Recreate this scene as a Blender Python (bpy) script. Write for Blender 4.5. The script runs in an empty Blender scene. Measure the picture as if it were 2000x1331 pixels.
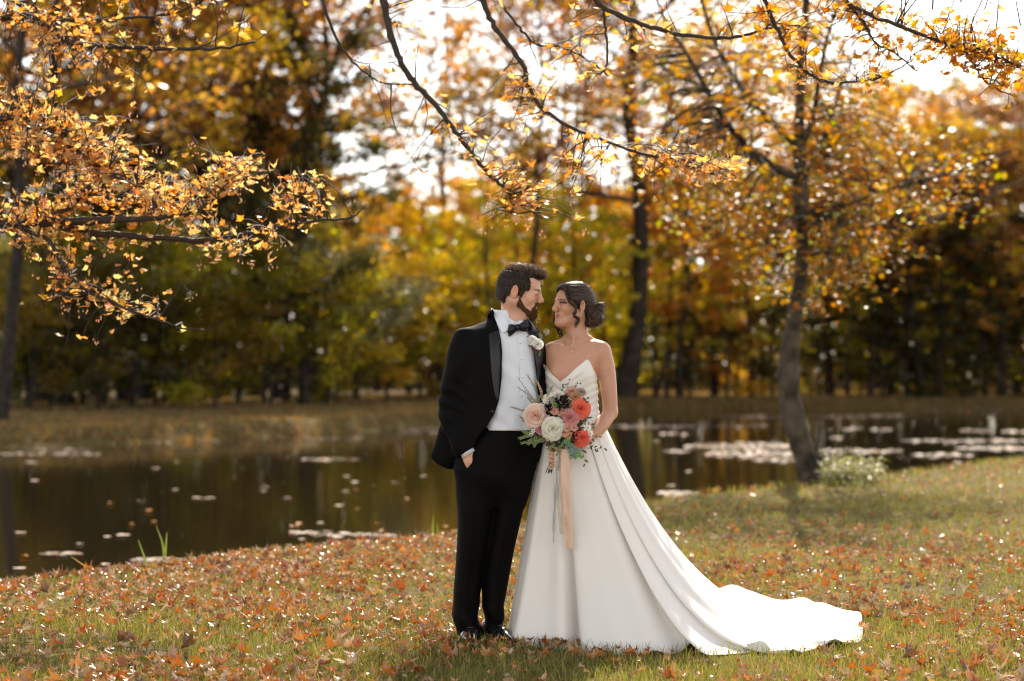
import bpy, math, random, time
import numpy as np
from mathutils import Vector, Matrix

# ------------------------------------------------------------------ camera, sky, sun, exposure
FPX, HC, YH, DC = 3889.0, 1.368, 700.0, 9.53      # focal length in photo pixels, camera height, horizon row, distance of the couple
scene = bpy.context.scene
COL = scene.collection
cam_d = bpy.data.cameras.new("camera")
cam = bpy.data.objects.new("camera", cam_d); COL.objects.link(cam)
cam.location = (0, 0, HC); cam.rotation_euler = (math.radians(90), 0, 0)
cam_d.sensor_width = 36; cam_d.lens = 70; cam_d.shift_y = 34.5/2000
cam_d.clip_end = 2000
cam_d.dof.use_dof = True; cam_d.dof.focus_distance = DC-0.06; cam_d.dof.aperture_fstop = 1.9
scene.camera = cam

SUN_EL, SUN_AZ = math.radians(41), math.radians(9)
world = bpy.data.worlds.new("World"); scene.world = world; world.use_nodes = True
wn = world.node_tree.nodes; wl = world.node_tree.links
for n in list(wn): wn.remove(n)
sky = wn.new("ShaderNodeTexSky"); sky.sky_type = 'NISHITA'; sky.sun_disc = False
sky.sun_elevation = SUN_EL; sky.sun_rotation = SUN_AZ; sky.dust_density = 0.15; sky.air_density = 1.0; sky.ozone_density = 1.0
hs = wn.new("ShaderNodeHueSaturation"); hs.inputs['Saturation'].default_value = 0.35
tn = wn.new("ShaderNodeMix"); tn.data_type = 'RGBA'; tn.blend_type = 'MULTIPLY'; tn.inputs['Factor'].default_value = 1.0
tn.inputs[7].default_value = (1.0, 0.95, 0.875, 1)
bg = wn.new("ShaderNodeBackground"); bg.inputs['Strength'].default_value = 0.15
wo = wn.new("ShaderNodeOutputWorld")
wl.new(sky.outputs[0], hs.inputs['Color']); wl.new(hs.outputs[0], tn.inputs[6]); wl.new(tn.outputs[2], bg.inputs['Color']); wl.new(bg.outputs[0], wo.inputs['Surface'])

sun_d = bpy.data.lights.new("sun", 'SUN'); sun_d.energy = 4.9; sun_d.angle = math.radians(0.5); sun_d.color = (1.0, 0.89, 0.72)
sun = bpy.data.objects.new("sun", sun_d); COL.objects.link(sun)
SV = Vector((math.sin(SUN_AZ)*math.cos(SUN_EL), math.cos(SUN_AZ)*math.cos(SUN_EL), math.sin(SUN_EL)))
sun.rotation_euler = SV.to_track_quat('Z', 'Y').to_euler(); sun.location = (5, 60, 40)

vs = scene.view_settings
vs.view_transform = 'Standard'; vs.look = 'None'; vs.gamma = 1.0; vs.use_curve_mapping = False
vs.exposure = 1.12
scene.cycles.use_denoising = True; scene.cycles.filter_width = 1.15
try: scene.cycles.denoiser = 'OPENIMAGEDENOISE'
except Exception: pass
scene.cycles.max_bounces = 8; scene.cycles.transmission_bounces = 4; scene.cycles.diffuse_bounces = 3
scene.cycles.sample_clamp_indirect = 6.0
scene.cycles.caustics_reflective = False; scene.cycles.caustics_refractive = False

# ------------------------------------------------------------------ helpers
RNG = np.random.default_rng(7)
def P(px, py, d=DC):            # a point seen at photo pixel (px,py), d metres away
    return np.array([(px-1000)*d/FPX, d, HC-(py-YH)*d/FPX])
def G(px, py, z=0.0):           # the ground point seen at photo pixel
    d = FPX*(HC-z)/(py-YH)
    return np.array([(px-1000)*d/FPX, d, z])

def make_mesh(name, V, F, tint=None, smooth=True):
    """V (n,3); F one array or a list of arrays of equal-length faces; tint (n,3|4) vertex colours"""
    me = bpy.data.meshes.new(name)
    V = np.asarray(V, dtype=np.float32)
    if isinstance(F, np.ndarray): F = [F]
    F = [np.asarray(f, dtype=np.int32) for f in F if len(f)]
    me.vertices.add(len(V)); me.vertices.foreach_set('co', V.ravel())
    tot = np.concatenate([np.full(len(f), f.shape[1], dtype=np.int32) for f in F])
    idx = np.concatenate([f.ravel() for f in F])
    start = np.concatenate([[0], np.cumsum(tot)[:-1]]).astype(np.int32)
    me.loops.add(len(idx)); me.loops.foreach_set('vertex_index', idx)
    me.polygons.add(len(tot)); me.polygons.foreach_set('loop_start', start)
    try: me.polygons.foreach_set('loop_total', tot)
    except Exception: pass
    me.polygons.foreach_set('use_smooth', np.full(len(tot), smooth, dtype=bool))
    if tint is not None:
        t = np.asarray(tint, dtype=np.float32)
        if t.shape[1] == 3: t = np.concatenate([t, np.ones((len(t), 1), np.float32)], 1)
        a = me.color_attributes.new('tint', 'FLOAT_COLOR', 'POINT')
        a.data.foreach_set('color', t.ravel())
    me.update(calc_edges=True)
    me.validate()
    return me

def link(me, name, mat=None, parent=None, loc=None, rot=None, scale=None):
    o = bpy.data.objects.new(name, me); COL.objects.link(o)
    if mat is not None and len(me.materials) == 0: me.materials.append(mat)
    if parent is not None: o.parent = parent
    if loc is not None: o.location = loc
    if rot is not None: o.rotation_euler = rot
    if scale is not None: o.scale = scale
    return o

def tag(o, label=None, cat=None, group=None, kind=None):
    if label: o['label'] = label
    if cat: o['category'] = cat
    if group: o['group'] = group
    if kind: o['kind'] = kind
    return o

def thing(name, loc, label, cat, group=None, rot=(0,0,0)):
    o = bpy.data.objects.new(name, None); COL.objects.link(o)
    o.location = loc; o.rotation_euler = rot; o.empty_display_size = 0.2
    return tag(o, label, cat, group)

def copy_tree(o, parent=None):
    c = o.copy(); COL.objects.link(c); c.parent = parent
    for ch in o.children: copy_tree(ch, c)
    return c

def catmull(pts, n=6):
    p = np.asarray(pts, float)
    if len(p) < 3: 
        t = np.linspace(0, 1, n*(len(p)-1)+1)[:, None]
        return p[0]*(1-t)+p[-1]*t
    q = np.vstack([2*p[0]-p[1], p, 2*p[-1]-p[-2]]); out = []
    for i in range(1, len(q)-2):
        for k in range(n):
            t = k/n
            out.append(0.5*((2*q[i])+(-q[i-1]+q[i+1])*t+(2*q[i-1]-5*q[i]+4*q[i+1]-q[i+2])*t*t+(-q[i-1]+3*q[i]-3*q[i+1]+q[i+2])*t**3))
    out.append(q[-2]); return np.array(out)

class MB:
    """collects shapes into one mesh"""
    def __init__(s): s.V = []; s.F = {3: [], 4: []}; s.T = []; s.n = 0
    def add(s, V, F, tint=(1, 1, 1)):
        V = np.asarray(V, float); F = np.asarray(F, int)
        s.V.append(V); s.F[F.shape[1]].append(F+s.n)
        t = np.asarray(tint, float)
        s.T.append(np.tile(t, (len(V), 1)) if t.ndim == 1 else t); s.n += len(V)
    def add2(s, V, F3, F4, tint=(1, 1, 1)):
        n0 = s.n; s.add(V, F4, tint); s.F[3].append(np.asarray(F3, int)+n0)
    def tube(s, pts, rad, sides=6, tint=(1, 1, 1), cap=True):
        pts = np.asarray(pts, float); n = len(pts)
        rad = np.full(n, rad) if np.isscalar(rad) else np.asarray(rad, float)
        T = np.gradient(pts, axis=0); T /= np.linalg.norm(T, axis=1)[:, None]+1e-9
        up = np.array([0, 0, 1.]) if abs(T[0][2]) < 0.9 else np.array([1., 0, 0])
        A = np.cross(T, up); A /= np.linalg.norm(A, axis=1)[:, None]+1e-9
        for i in range(1, n):
            a = A[i-1]-T[i]*np.dot(A[i-1], T[i]); A[i] = a/(np.linalg.norm(a)+1e-9)
        B = np.cross(T, A)
        th = np.arange(sides)*2*np.pi/sides
        V = pts[:, None]+rad[:, None, None]*(np.cos(th)[None, :, None]*A[:, None]+np.sin(th)[None, :, None]*B[:, None])
        V = V.reshape(-1, 3)
        i = np.arange(n-1)[:, None]; j = np.arange(sides)[None]; j2 = (j+1) % sides
        F = np.stack(np.broadcast_arrays(i*sides+j, i*sides+j2, (i+1)*sides+j2, (i+1)*sides+j), -1).reshape(-1, 4)
        if cap:
            V = np.vstack([V, pts[0], pts[-1]]); k = np.arange(sides)
            f3 = np.vstack([np.stack([(k+1) % sides, k, np.full(sides, n*sides)], 1), np.stack([(n-1)*sides+k, (n-1)*sides+(k+1) % sides, np.full(sides, n*sides+1)], 1)])
            s.add2(V, f3, F, tint)
        else: s.add(V, F, tint)
    def grid(s, Pg, tint=(1, 1, 1), flip=False):
        Pg = np.asarray(Pg, float); a, b = Pg.shape[:2]
        i = np.arange(a-1)[:, None]; j = np.arange(b-1)[None]
        F = np.stack([i*b+j, i*b+j+1, (i+1)*b+j+1, (i+1)*b+j], -1).reshape(-1, 4)
        if flip: F = F[:, ::-1]
        s.add(Pg.reshape(-1, 3), F, tint)
    def mesh(s, name, smooth=True, origin=(0, 0, 0)):
        return make_mesh(name, np.vstack(s.V)-np.asarray(origin, float), [np.vstack(f) for f in s.F.values() if f], np.vstack(s.T), smooth)
    def obj(s, name, mat, parent=None, origin=(0, 0, 0), smooth=True):
        return link(s.mesh(name, smooth, origin), name, mat, parent)

# ------------------------------------------------------------------ materials
def new_mat(name):
    m = bpy.data.materials.new(name); m.use_nodes = True
    nt = m.node_tree
    b = nt.nodes.get('Principled BSDF'); return m, nt, b
def principled(name, color=(0.5, 0.5, 0.5), rough=0.6, spec=0.5, tint=False, noise=None, bump=None, sheen=0.0, sss=0.0, coat=0.0, metal=0.0):
    m, nt, b = new_mat(name)
    b.inputs['Roughness'].default_value = rough; b.inputs['Specular IOR Level'].default_value = spec
    b.inputs['Metallic'].default_value = metal
    b.inputs['Sheen Weight'].default_value = sheen; b.inputs['Coat Weight'].default_value = coat
    col = nt.nodes.new('ShaderNodeRGB'); col.outputs[0].default_value = (*color, 1); out = col.outputs[0]
    tc = nt.nodes.new('ShaderNodeTexCoord')
    if tint:
        at = nt.nodes.new('ShaderNodeAttribute'); at.attribute_name = 'tint'
        mx = nt.nodes.new('ShaderNodeMix'); mx.data_type = 'RGBA'; mx.blend_type = 'MULTIPLY'; mx.inputs['Factor'].default_value = 1
        nt.links.new(out, mx.inputs[6]); nt.links.new(at.outputs['Color'], mx.inputs[7]); out = mx.outputs[2]
    if noise:
        sc, amt = noise
        nz = nt.nodes.new('ShaderNodeTexNoise'); nz.inputs['Scale'].default_value = sc; nz.inputs['Detail'].default_value = 5
        nt.links.new(tc.outputs['Object'], nz.inputs['Vector'])
        mr = nt.nodes.new('ShaderNodeMapRange'); mr.inputs['From Min'].default_value = .3; mr.inputs['From Max'].default_value = .7
        mr.inputs['To Min'].default_value = 1-amt; mr.inputs['To Max'].default_value = 1+amt
        nt.links.new(nz.outputs['Fac'], mr.inputs['Value'])
        vm = nt.nodes.new('ShaderNodeVectorMath'); vm.operation = 'SCALE'
        nt.links.new(out, vm.inputs[0]); nt.links.new(mr.outputs[0], vm.inputs['Scale']); out = vm.outputs[0]
    nt.links.new(out, b.inputs['Base Color'])
    if sss > 0:
        b.inputs['Subsurface Weight'].default_value = sss; b.inputs['Subsurface Radius'].default_value = (1.0, .35, .2); b.inputs['Subsurface Scale'].default_value = 0.012
    if bump:
        sc, st, dist = bump
        nz = nt.nodes.new('ShaderNodeTexNoise'); nz.inputs['Scale'].default_value = sc; nz.inputs['Detail'].default_value = 6
        nt.links.new(tc.outputs['Object'], nz.inputs['Vector'])
        bp = nt.nodes.new('ShaderNodeBump'); bp.inputs['Strength'].default_value = st; bp.inputs['Distance'].default_value = dist
        nt.links.new(nz.outputs['Fac'], bp.inputs['Height']); nt.links.new(bp.outputs[0], b.inputs['Normal'])
    return m
def leafy(name, color=None, transl=0.5, rough=0.42, spec=0.5, objcol=False, huevar=0.06, tsat=1.15):
    """leaf: glossy principled + translucent. base = colour (or the object's own colour) x per-leaf tint"""
    m, nt, b = new_mat(name)
    at = nt.nodes.new('ShaderNodeAttribute'); at.attribute_name = 'tint'
    if objcol:
        oi = nt.nodes.new('ShaderNodeObjectInfo'); sep = nt.nodes.new('ShaderNodeSeparateColor'); nt.links.new(at.outputs['Color'], sep.inputs[0])
        h = nt.nodes.new('ShaderNodeHueSaturation')
        mh = nt.nodes.new('ShaderNodeMapRange'); mh.inputs['To Min'].default_value = .5-huevar; mh.inputs['To Max'].default_value = .5+huevar
        mv = nt.nodes.new('ShaderNodeMapRange'); mv.inputs['To Min'].default_value = .45; mv.inputs['To Max'].default_value = 1.5
        nt.links.new(sep.outputs[0], mh.inputs[0]); nt.links.new(sep.outputs[1], mv.inputs[0])
        nt.links.new(mh.outputs[0], h.inputs['Hue']); nt.links.new(mv.outputs[0], h.inputs['Value']); nt.links.new(oi.outputs['Color'], h.inputs['Color'])
        out = h.outputs[0]
    else:
        col = nt.nodes.new('ShaderNodeRGB'); col.outputs[0].default_value = (*(color or (1, 1, 1)), 1)
        mx = nt.nodes.new('ShaderNodeMix'); mx.data_type = 'RGBA'; mx.blend_type = 'MULTIPLY'; mx.inputs['Factor'].default_value = 1
        nt.links.new(col.outputs[0], mx.inputs[6]); nt.links.new(at.outputs['Color'], mx.inputs[7]); out = mx.outputs[2]
    b.inputs['Roughness'].default_value = rough; b.inputs['Specular IOR Level'].default_value = spec
    nt.links.new(out, b.inputs['Base Color'])
    hs2 = nt.nodes.new('ShaderNodeHueSaturation'); hs2.inputs['Saturation'].default_value = tsat; hs2.inputs['Value'].default_value = 1.15
    nt.links.new(out, hs2.inputs['Color'])
    tr = nt.nodes.new('ShaderNodeBsdfTranslucent'); nt.links.new(hs2.outputs[0], tr.inputs['Color'])
    mi = nt.nodes.new('ShaderNodeMixShader'); mi.inputs[0].default_value = transl
    nt.links.new(b.outputs[0], mi.inputs[1]); nt.links.new(tr.outputs[0], mi.inputs[2])
    nt.links.new(mi.outputs[0], nt.nodes['Material Output'].inputs['Surface'])
    return m

M_bark = principled('bark', (0.035, 0.026, 0.02), .9, .2, noise=(9, .5), bump=(26, .8, .02))
M_bark_near = principled('maple_bark', (0.060, 0.046, 0.032), .85, .25, noise=(5, .9), bump=(34, .9, .015))
M_twig = principled('twig_bark', (0.032, 0.021, 0.014), .7, .4, noise=(30, .4), bump=(90, .6, .003))
M_leaf_far = leafy('distant_foliage', objcol=True, transl=.66, rough=.3, spec=.6, huevar=.028)
M_leaf = leafy('maple_leaf', transl=.58, rough=.38)
M_litter = leafy('dry_leaf', transl=.25, rough=.32, spec=.6, tsat=1.1)
M_grass = leafy('grass_blade', transl=.45, rough=.4)
M_float = leafy('floating_leaf', transl=.1, rough=.6, spec=.2)

# ------------------------------------------------------------------ terrain: near bank, pond bed, far bank as one sheet
WATER = -0.5
_crest_px = [(-700, 1290), (-300, 1200), (0, 1150), (200, 1128), (450, 1092), (680, 1066), (890, 1048), (1080, 1012), (1260, 985), (1400, 965), (1560, 948), (1700, 932), (1850, 915), (2000, 895), (2300, 872), (2700, 850)]
_cr = np.array([G(*p)[:2] for p in _crest_px])
def crest(x): return np.interp(x, _cr[:, 0], _cr[:, 1])
def shore(x): return np.interp(x, [-60, -20, -10, -7, -2, 1, 4, 9, 30, 60], [38, 39, 41.5, 45, 54, 66, 71, 72, 76, 80])
def sstep(a, b, x):
    t = np.clip((x-a)/(b-a), 0, 1); return t*t*(3-2*t)
def nz(x, y, s=1.0, seed=0.0):
    x = x*s+seed*3.1; y = y*s-seed*1.7
    return (np.sin(x*1.3+np.sin(y*0.9+seed))+np.sin(y*1.7+np.sin(x*1.1))+np.sin((x+y)*2.3+1.3)*.5+np.sin((x-y)*3.1+.4)*.35)/2.85
def height(x, y):
    c = crest(x)+nz(x, y*0, 1.4)*.12; s = shore(x)+nz(x, y*0, .7, 2)*.5
    near = nz(x, y, .9)*.012
    wob = np.clip((y-c), 0, 99)
    hn = near-0.95*sstep(0.0, 1.9, wob)
    far = 0.40*sstep(-.3, 1.0, y-s)+0.12*sstep(1.0, 16, y-s)+nz(x, y, .35, 5)*.06*sstep(0, 4, y-s)
    hf = -0.95+0.42*sstep(-2.5, -.2, y-s)+far
    return np.where(y < (c+s)/2, hn, hf)
def build_ground():
    xs = np.concatenate([np.linspace(-400, -40, 25), np.linspace(-38, -12, 40), np.arange(-11.8, 14, .12), np.linspace(14.3, 40, 40), np.linspace(42, 400, 25)])
    ys = np.concatenate([np.linspace(-30, 6.9, 14), np.arange(7, 30, .12), np.arange(30.3, 84, .35), np.linspace(85, 500, 40)])
    X, Y = np.meshgrid(xs, ys, indexing='ij'); Z = height(X, Y)
    V = np.stack([X, Y, Z], -1); a, b = X.shape
    mb = MB(); mb.grid(V, flip=True)
    m, nt, bs = new_mat('ground_soil')
    geo = nt.nodes.new('ShaderNodeNewGeometry')
    n1 = nt.nodes.new('ShaderNodeTexNoise'); n1.inputs['Scale'].default_value = 1.2; n1.inputs['Detail'].default_value = 8
    n2 = nt.nodes.new('ShaderNodeTexNoise'); n2.inputs['Scale'].default_value = 16; n2.inputs['Detail'].default_value = 8
    for n in (n1, n2): nt.links.new(geo.outputs['Position'], n.inputs['Vector'])
    r1 = nt.nodes.new('ShaderNodeValToRGB'); e = r1.color_ramp.elements
    e[0].position = .35; e[0].color = (.07, .06, .018, 1); e[1].position = .65; e[1].color = (.13, .11, .035, 1)
    nt.links.new(n1.outputs[0], r1.inputs[0])
    r2 = nt.nodes.new('ShaderNodeValToRGB'); e = r2.color_ramp.elements
    e[0].position = .45; e[0].color = (0, 0, 0, 1); e[1].position = .62; e[1].color = (1, 1, 1, 1); nt.links.new(n2.outputs[0], r2.inputs[0])
    mx = nt.nodes.new('ShaderNodeMix'); mx.data_type = 'RGBA'; nt.links.new(r2.outputs[0], mx.inputs['Factor']); nt.links.new(r1.outputs[0], mx.inputs[6]); mx.inputs[7].default_value = (.11, .055, .025, 1)
    nt.links.new(mx.outputs[2], bs.inputs['Base Color']); bs.inputs['Roughness'].default_value = .95; bs.inputs['Specular IOR Level'].default_value = .1
    bp = nt.nodes.new('ShaderNodeBump'); bp.inputs['Distance'].default_value = .03; nt.links.new(n2.outputs[0], bp.inputs['Height']); nt.links.new(bp.outputs[0], bs.inputs['Normal'])
    o = mb.obj('ground', m); tag(o, 'grassy banks of the pond covered in autumn leaves', kind='structure')
build_ground()

def build_water():
    xs = np.linspace(-70, 70, 3); ys = np.linspace(9, 92, 3)
    X, Y = np.meshgrid(xs, ys, indexing='ij')
    mb = MB(); mb.grid(np.stack([X, Y, X*0+WATER], -1), flip=True)
    m, nt, b = new_mat('pond_water')
    b.inputs['Base Color'].default_value = (.014, .010, .005, 1); b.inputs['Roughness'].default_value = .02; b.inputs['IOR'].default_value = 1.33
    geo = nt.nodes.new('ShaderNodeNewGeometry')
    mp = nt.nodes.new('ShaderNodeMapping'); mp.inputs['Scale'].default_value = (1.0, 2.4, 1)
    n1 = nt.nodes.new('ShaderNodeTexNoise'); n1.inputs['Scale'].default_value = 1.6; n1.inputs['Detail'].default_value = 4
    n3 = nt.nodes.new('ShaderNodeTexNoise'); n3.inputs['Scale'].default_value = 14; n3.inputs['Detail'].default_value = 3
    nt.links.new(geo.outputs['Position'], mp.inputs[0]); nt.links.new(mp.outputs[0], n1.inputs['Vector']); nt.links.new(mp.outputs[0], n3.inputs['Vector'])
    ad = nt.nodes.new('ShaderNodeMath'); ad.operation = 'MULTIPLY_ADD'; ad.inputs[1].default_value = .08
    nt.links.new(n3.outputs[0], ad.inputs[0]); nt.links.new(n1.outputs[0], ad.inputs[2])
    bp = nt.nodes.new('ShaderNodeBump'); bp.inputs['Strength'].default_value = .2; bp.inputs['Distance'].default_value = .015
    nt.links.new(ad.outputs[0], bp.inputs['Height']); nt.links.new(bp.outputs[0], b.inputs['Normal'])
    tag(mb.obj('water', m), 'still dark brown pond water mirroring the trees', kind='structure')
build_water()

# ------------------------------------------------------------------ the wedding gown's hem on the ground (also keeps grass out from under it)
HEM_PX = [(992, 1257), (999, 1267), (1030, 1269), (1065, 1271), (1100, 1275), (1134, 1270), (1142, 1280), (1200, 1284), (1250, 1284), (1300, 1284), (1345, 1279), (1385, 1288),
          (1432, 1283), (1480, 1279), (1530, 1283), (1560, 1283), (1600, 1277), (1645, 1272), (1655, 1264), (1682, 1256), (1684, 1236), (1678, 1219), (1640, 1214), (1600, 1212), (1590, 1204), (1560, 1195),
          (1520, 1196), (1480, 1190), (1450, 1182), (1410, 1180), (1360, 1176), (1280, 1178), (1200, 1182), (1130, 1190), (1060, 1205), (1015, 1228)]
HEM = np.array([G(*p)[:2] for p in HEM_PX])
def inside(poly, x, y):
    c = np.zeros(x.shape, bool); n = len(poly); j = n-1
    for i in range(n):
        xi, yi = poly[i]; xj, yj = poly[j]
        c ^= ((yi > y) != (yj > y)) & (x < (xj-xi)*(y-yi)/(yj-yi+1e-12)+xi); j = i
    return c
hc = HEM.mean(0); HEM_IN = hc+(HEM-hc)*np.array([.975, .93])

# ------------------------------------------------------------------ grass (nobody could count it)
def blades(n, x, y, z, h, w, col, lean=.45, name='grass'):
    a = RNG.uniform(0, 2*np.pi, n); la = RNG.uniform(0, 2*np.pi, n); ln = RNG.uniform(.1, 1, n)*lean*h
    dx, dy = np.cos(a)*w/2, np.sin(a)*w/2
    lx, ly = np.cos(la)*ln, np.sin(la)*ln
    V = np.zeros((n, 5, 3), np.float32)
    V[:, 0] = np.stack([x-dx, y-dy, z], 1); V[:, 1] = np.stack([x+dx, y+dy, z], 1)
    V[:, 2] = np.stack([x-dx*.8+lx*.35, y-dy*.8+ly*.35, z+h*.55], 1); V[:, 3] = np.stack([x+dx*.8+lx*.35, y+dy*.8+ly*.35, z+h*.55], 1)
    V[:, 4] = np.stack([x+lx, y+ly, z+h*np.sqrt(np.clip(1-(ln/h)**2*.6, .2, 1))], 1)
    b = np.arange(n)[:, None]*5
    me = make_mesh(name, V.reshape(-1, 3), [b+np.array([[0, 1, 3, 2]]), b+np.array([[2, 3, 4]])], np.repeat(col, 5, axis=0), smooth=False)
    return me
def grass_col(n, x, y):
    base = np.array([.27, .265, .055]); dry = np.array([.38, .28, .11]); dk = np.array([.12, .12, .028])
    t = np.clip(nz(x, y, .8, 3)*.5+.5+RNG.normal(0, .28, n), 0, 1)[:, None]
    u = (RNG.random(n) < .22)[:, None]
    c = dk*(1-t)+base*t
    c = np.where(u, dry, c)
    return c*RNG.uniform(.7, 1.25, n)[:, None]
def near_grass():
    parts = []
    for (d0, d1, dens, h, w, keep) in ((7.6, 10.5, 4200, .062, .0034, 1), (10.5, 14, 1900, .054, .0040, 1), (14, 20, 700, .055, .0055, 1), (20, 31, 260, .065, .009, 1)):
        wx = d1*.29+.4; n = int((d1-d0)*2*wx*dens)
        x = RNG.uniform(-wx, wx, n); y = RNG.uniform(d0, d1, n)
        k = (y < crest(x)+.9) & (np.abs(x) < y*.275+.35) & ~inside(HEM_IN, x, y)
        k &= RNG.random(n) < .75+.5*nz(x, y, 1.9, 9)
        x, y = x[k], y[k]; n = len(x)
        hh = h*RNG.uniform(.5, 1.35, n)*(1+.5*sstep(-.3, .6, y-crest(x)))
        parts.append((n, x, y, height(x, y)-.003, hh, np.full(n, w)*RNG.uniform(.7, 1.3, n), grass_col(n, x, y)))
    n = sum(p[0] for p in parts); cat = lambda i: np.concatenate([p[i] for p in parts])
    me = blades(n, cat(1), cat(2), cat(3), cat(4), cat(5), cat(6), .8)
    tag(link(me, 'grass', M_grass), 'short sunlit green grass on the near bank', kind='stuff')
near_grass()
def far_grass():
    n = 60000
    x = RNG.uniform(-26, 30, n); y = shore(x)+RNG.uniform(0, 1, n)**1.4*26
    k = np.abs(x) < y*.30; x, y = x[k], y[k]; n = len(x)
    c = np.where((RNG.random(n) < .5)[:, None], np.array([.30, .155, .055]), np.array([.19, .15, .045]))*RNG.uniform(.6, 1.3, n)[:, None]
    edge = (1-sstep(0, 2.0, y-shore(x)))
    me = blades(n, x, y, height(x, y)-.01, RNG.uniform(.04, .10, n)*(1+.9*edge), np.full(n, .045), c, .6)
    tag(link(me, 'long_grass', M_grass), 'rough tawny grass on the far bank of the pond', kind='stuff')
far_grass()

# ------------------------------------------------------------------ leaf shapes
def maple_outline(rng, size):
    ang = np.radians([-90, -62, -38, -14, 6, 28, 48, 66, 90, 114, 132, 152, 174, 194, 218, 242])
    rad = np.array([.34, .50, .66, .50, .92, .60, .74, .60, 1.02, .60, .74, .60, .92, .50, .66, .50])*rng.uniform(.88, 1.1, 16)
    return np.stack([np.cos(ang)*rad, np.sin(ang)*rad], 1)*size*.5
def leaf_variant(rng, size=1.0, curl=.35, n=16, stem=True):
    """one maple leaf: 16-gon fan round a centre, folded and curled; +y is the tip"""
    o = maple_outline(rng, size); c = np.array([[0, 0.]])
    P2 = np.vstack([c, o]); x, y = P2[:, 0], P2[:, 1]
    z = curl*(np.abs(x)*rng.uniform(.2, 1.0)+rng.uniform(-1, 1)*(y**2)/size*1.2+rng.uniform(-1.0, 1.0)*(x**2)/size*1.6)+rng.normal(0, .03*curl, len(P2))*size
    V = np.stack([x, y, z], 1)
    k = np.arange(16); F = np.stack([np.zeros(16, int), 1+k, 1+(k+1) % 16], 1)
    if stem:
        s = np.array([[0, -.15*size, 0], [.012*size, -.15*size, 0], [.03*size, -.72*size, .10*size*curl*2]]); V = np.vstack([V, s]); F = np.vstack([F, [[17, 18, 19]]])
    return V, F
def rot_mats(n, tilt=1.0, rng=RNG):
    """random yaw, then tilt by up to tilt*90deg, n matrices"""
    a = rng.uniform(0, 2*np.pi, n); b = rng.uniform(0, 2*np.pi, n); t = np.abs(rng.normal(0, .5, n))*tilt*np.pi/2
    ca, sa = np.cos(a), np.sin(a); Z = np.zeros(n); O = np.ones(n)
    R1 = np.stack([ca, -sa, Z, sa, ca, Z, Z, Z, O], 1).reshape(n, 3, 3)
    k = np.stack([np.cos(b), np.sin(b), Z], 1); ct, st = np.cos(t), np.sin(t)
    K = np.zeros((n, 3, 3)); K[:, 0, 2] = k[:, 1]; K[:, 1, 2] = -k[:, 0]; K[:, 2, 0] = -k[:, 1]; K[:, 2, 1] = k[:, 0]
    R2 = np.eye(3)[None]+st[:, None, None]*K+(1-ct)[:, None, None]*(K@K)
    return R2@R1
def scatter(variants, pos, R, size, col, name, mat, parent=None, origin=(0, 0, 0), smooth=False):
    """join many copies of small shapes into one mesh"""
    Vs, Fs, Ts = [], [], []; n0 = 0; pick = RNG.integers(0, len(variants), len(pos))
    for vi, (V, F) in enumerate(variants):
        k = np.where(pick == vi)[0]
        if not len(k): continue
        W = np.einsum('nij,vj->nvi', R[k], V)*size[k][:, None, None]+pos[k][:, None]
        m = len(V); Vs.append(W.reshape(-1, 3)); Fs.append((F[None]+(np.arange(len(k))*m)[:, None, None]).reshape(-1, F.shape[1])+n0); Ts.append(np.repeat(col[k], m, axis=0)); n0 += m*len(k)
    me = make_mesh(name, np.vstack(Vs)-np.asarray(origin), [np.vstack(Fs)], np.vstack(Ts), smooth)
    return link(me, name, mat, parent)
rng = np.random.default_rng(3)
LV_flat = [leaf_variant(rng, 1, .35) for _ in range(6)]
LV_curl = [leaf_variant(rng, 1, 1.25) for _ in range(12)]

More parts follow.
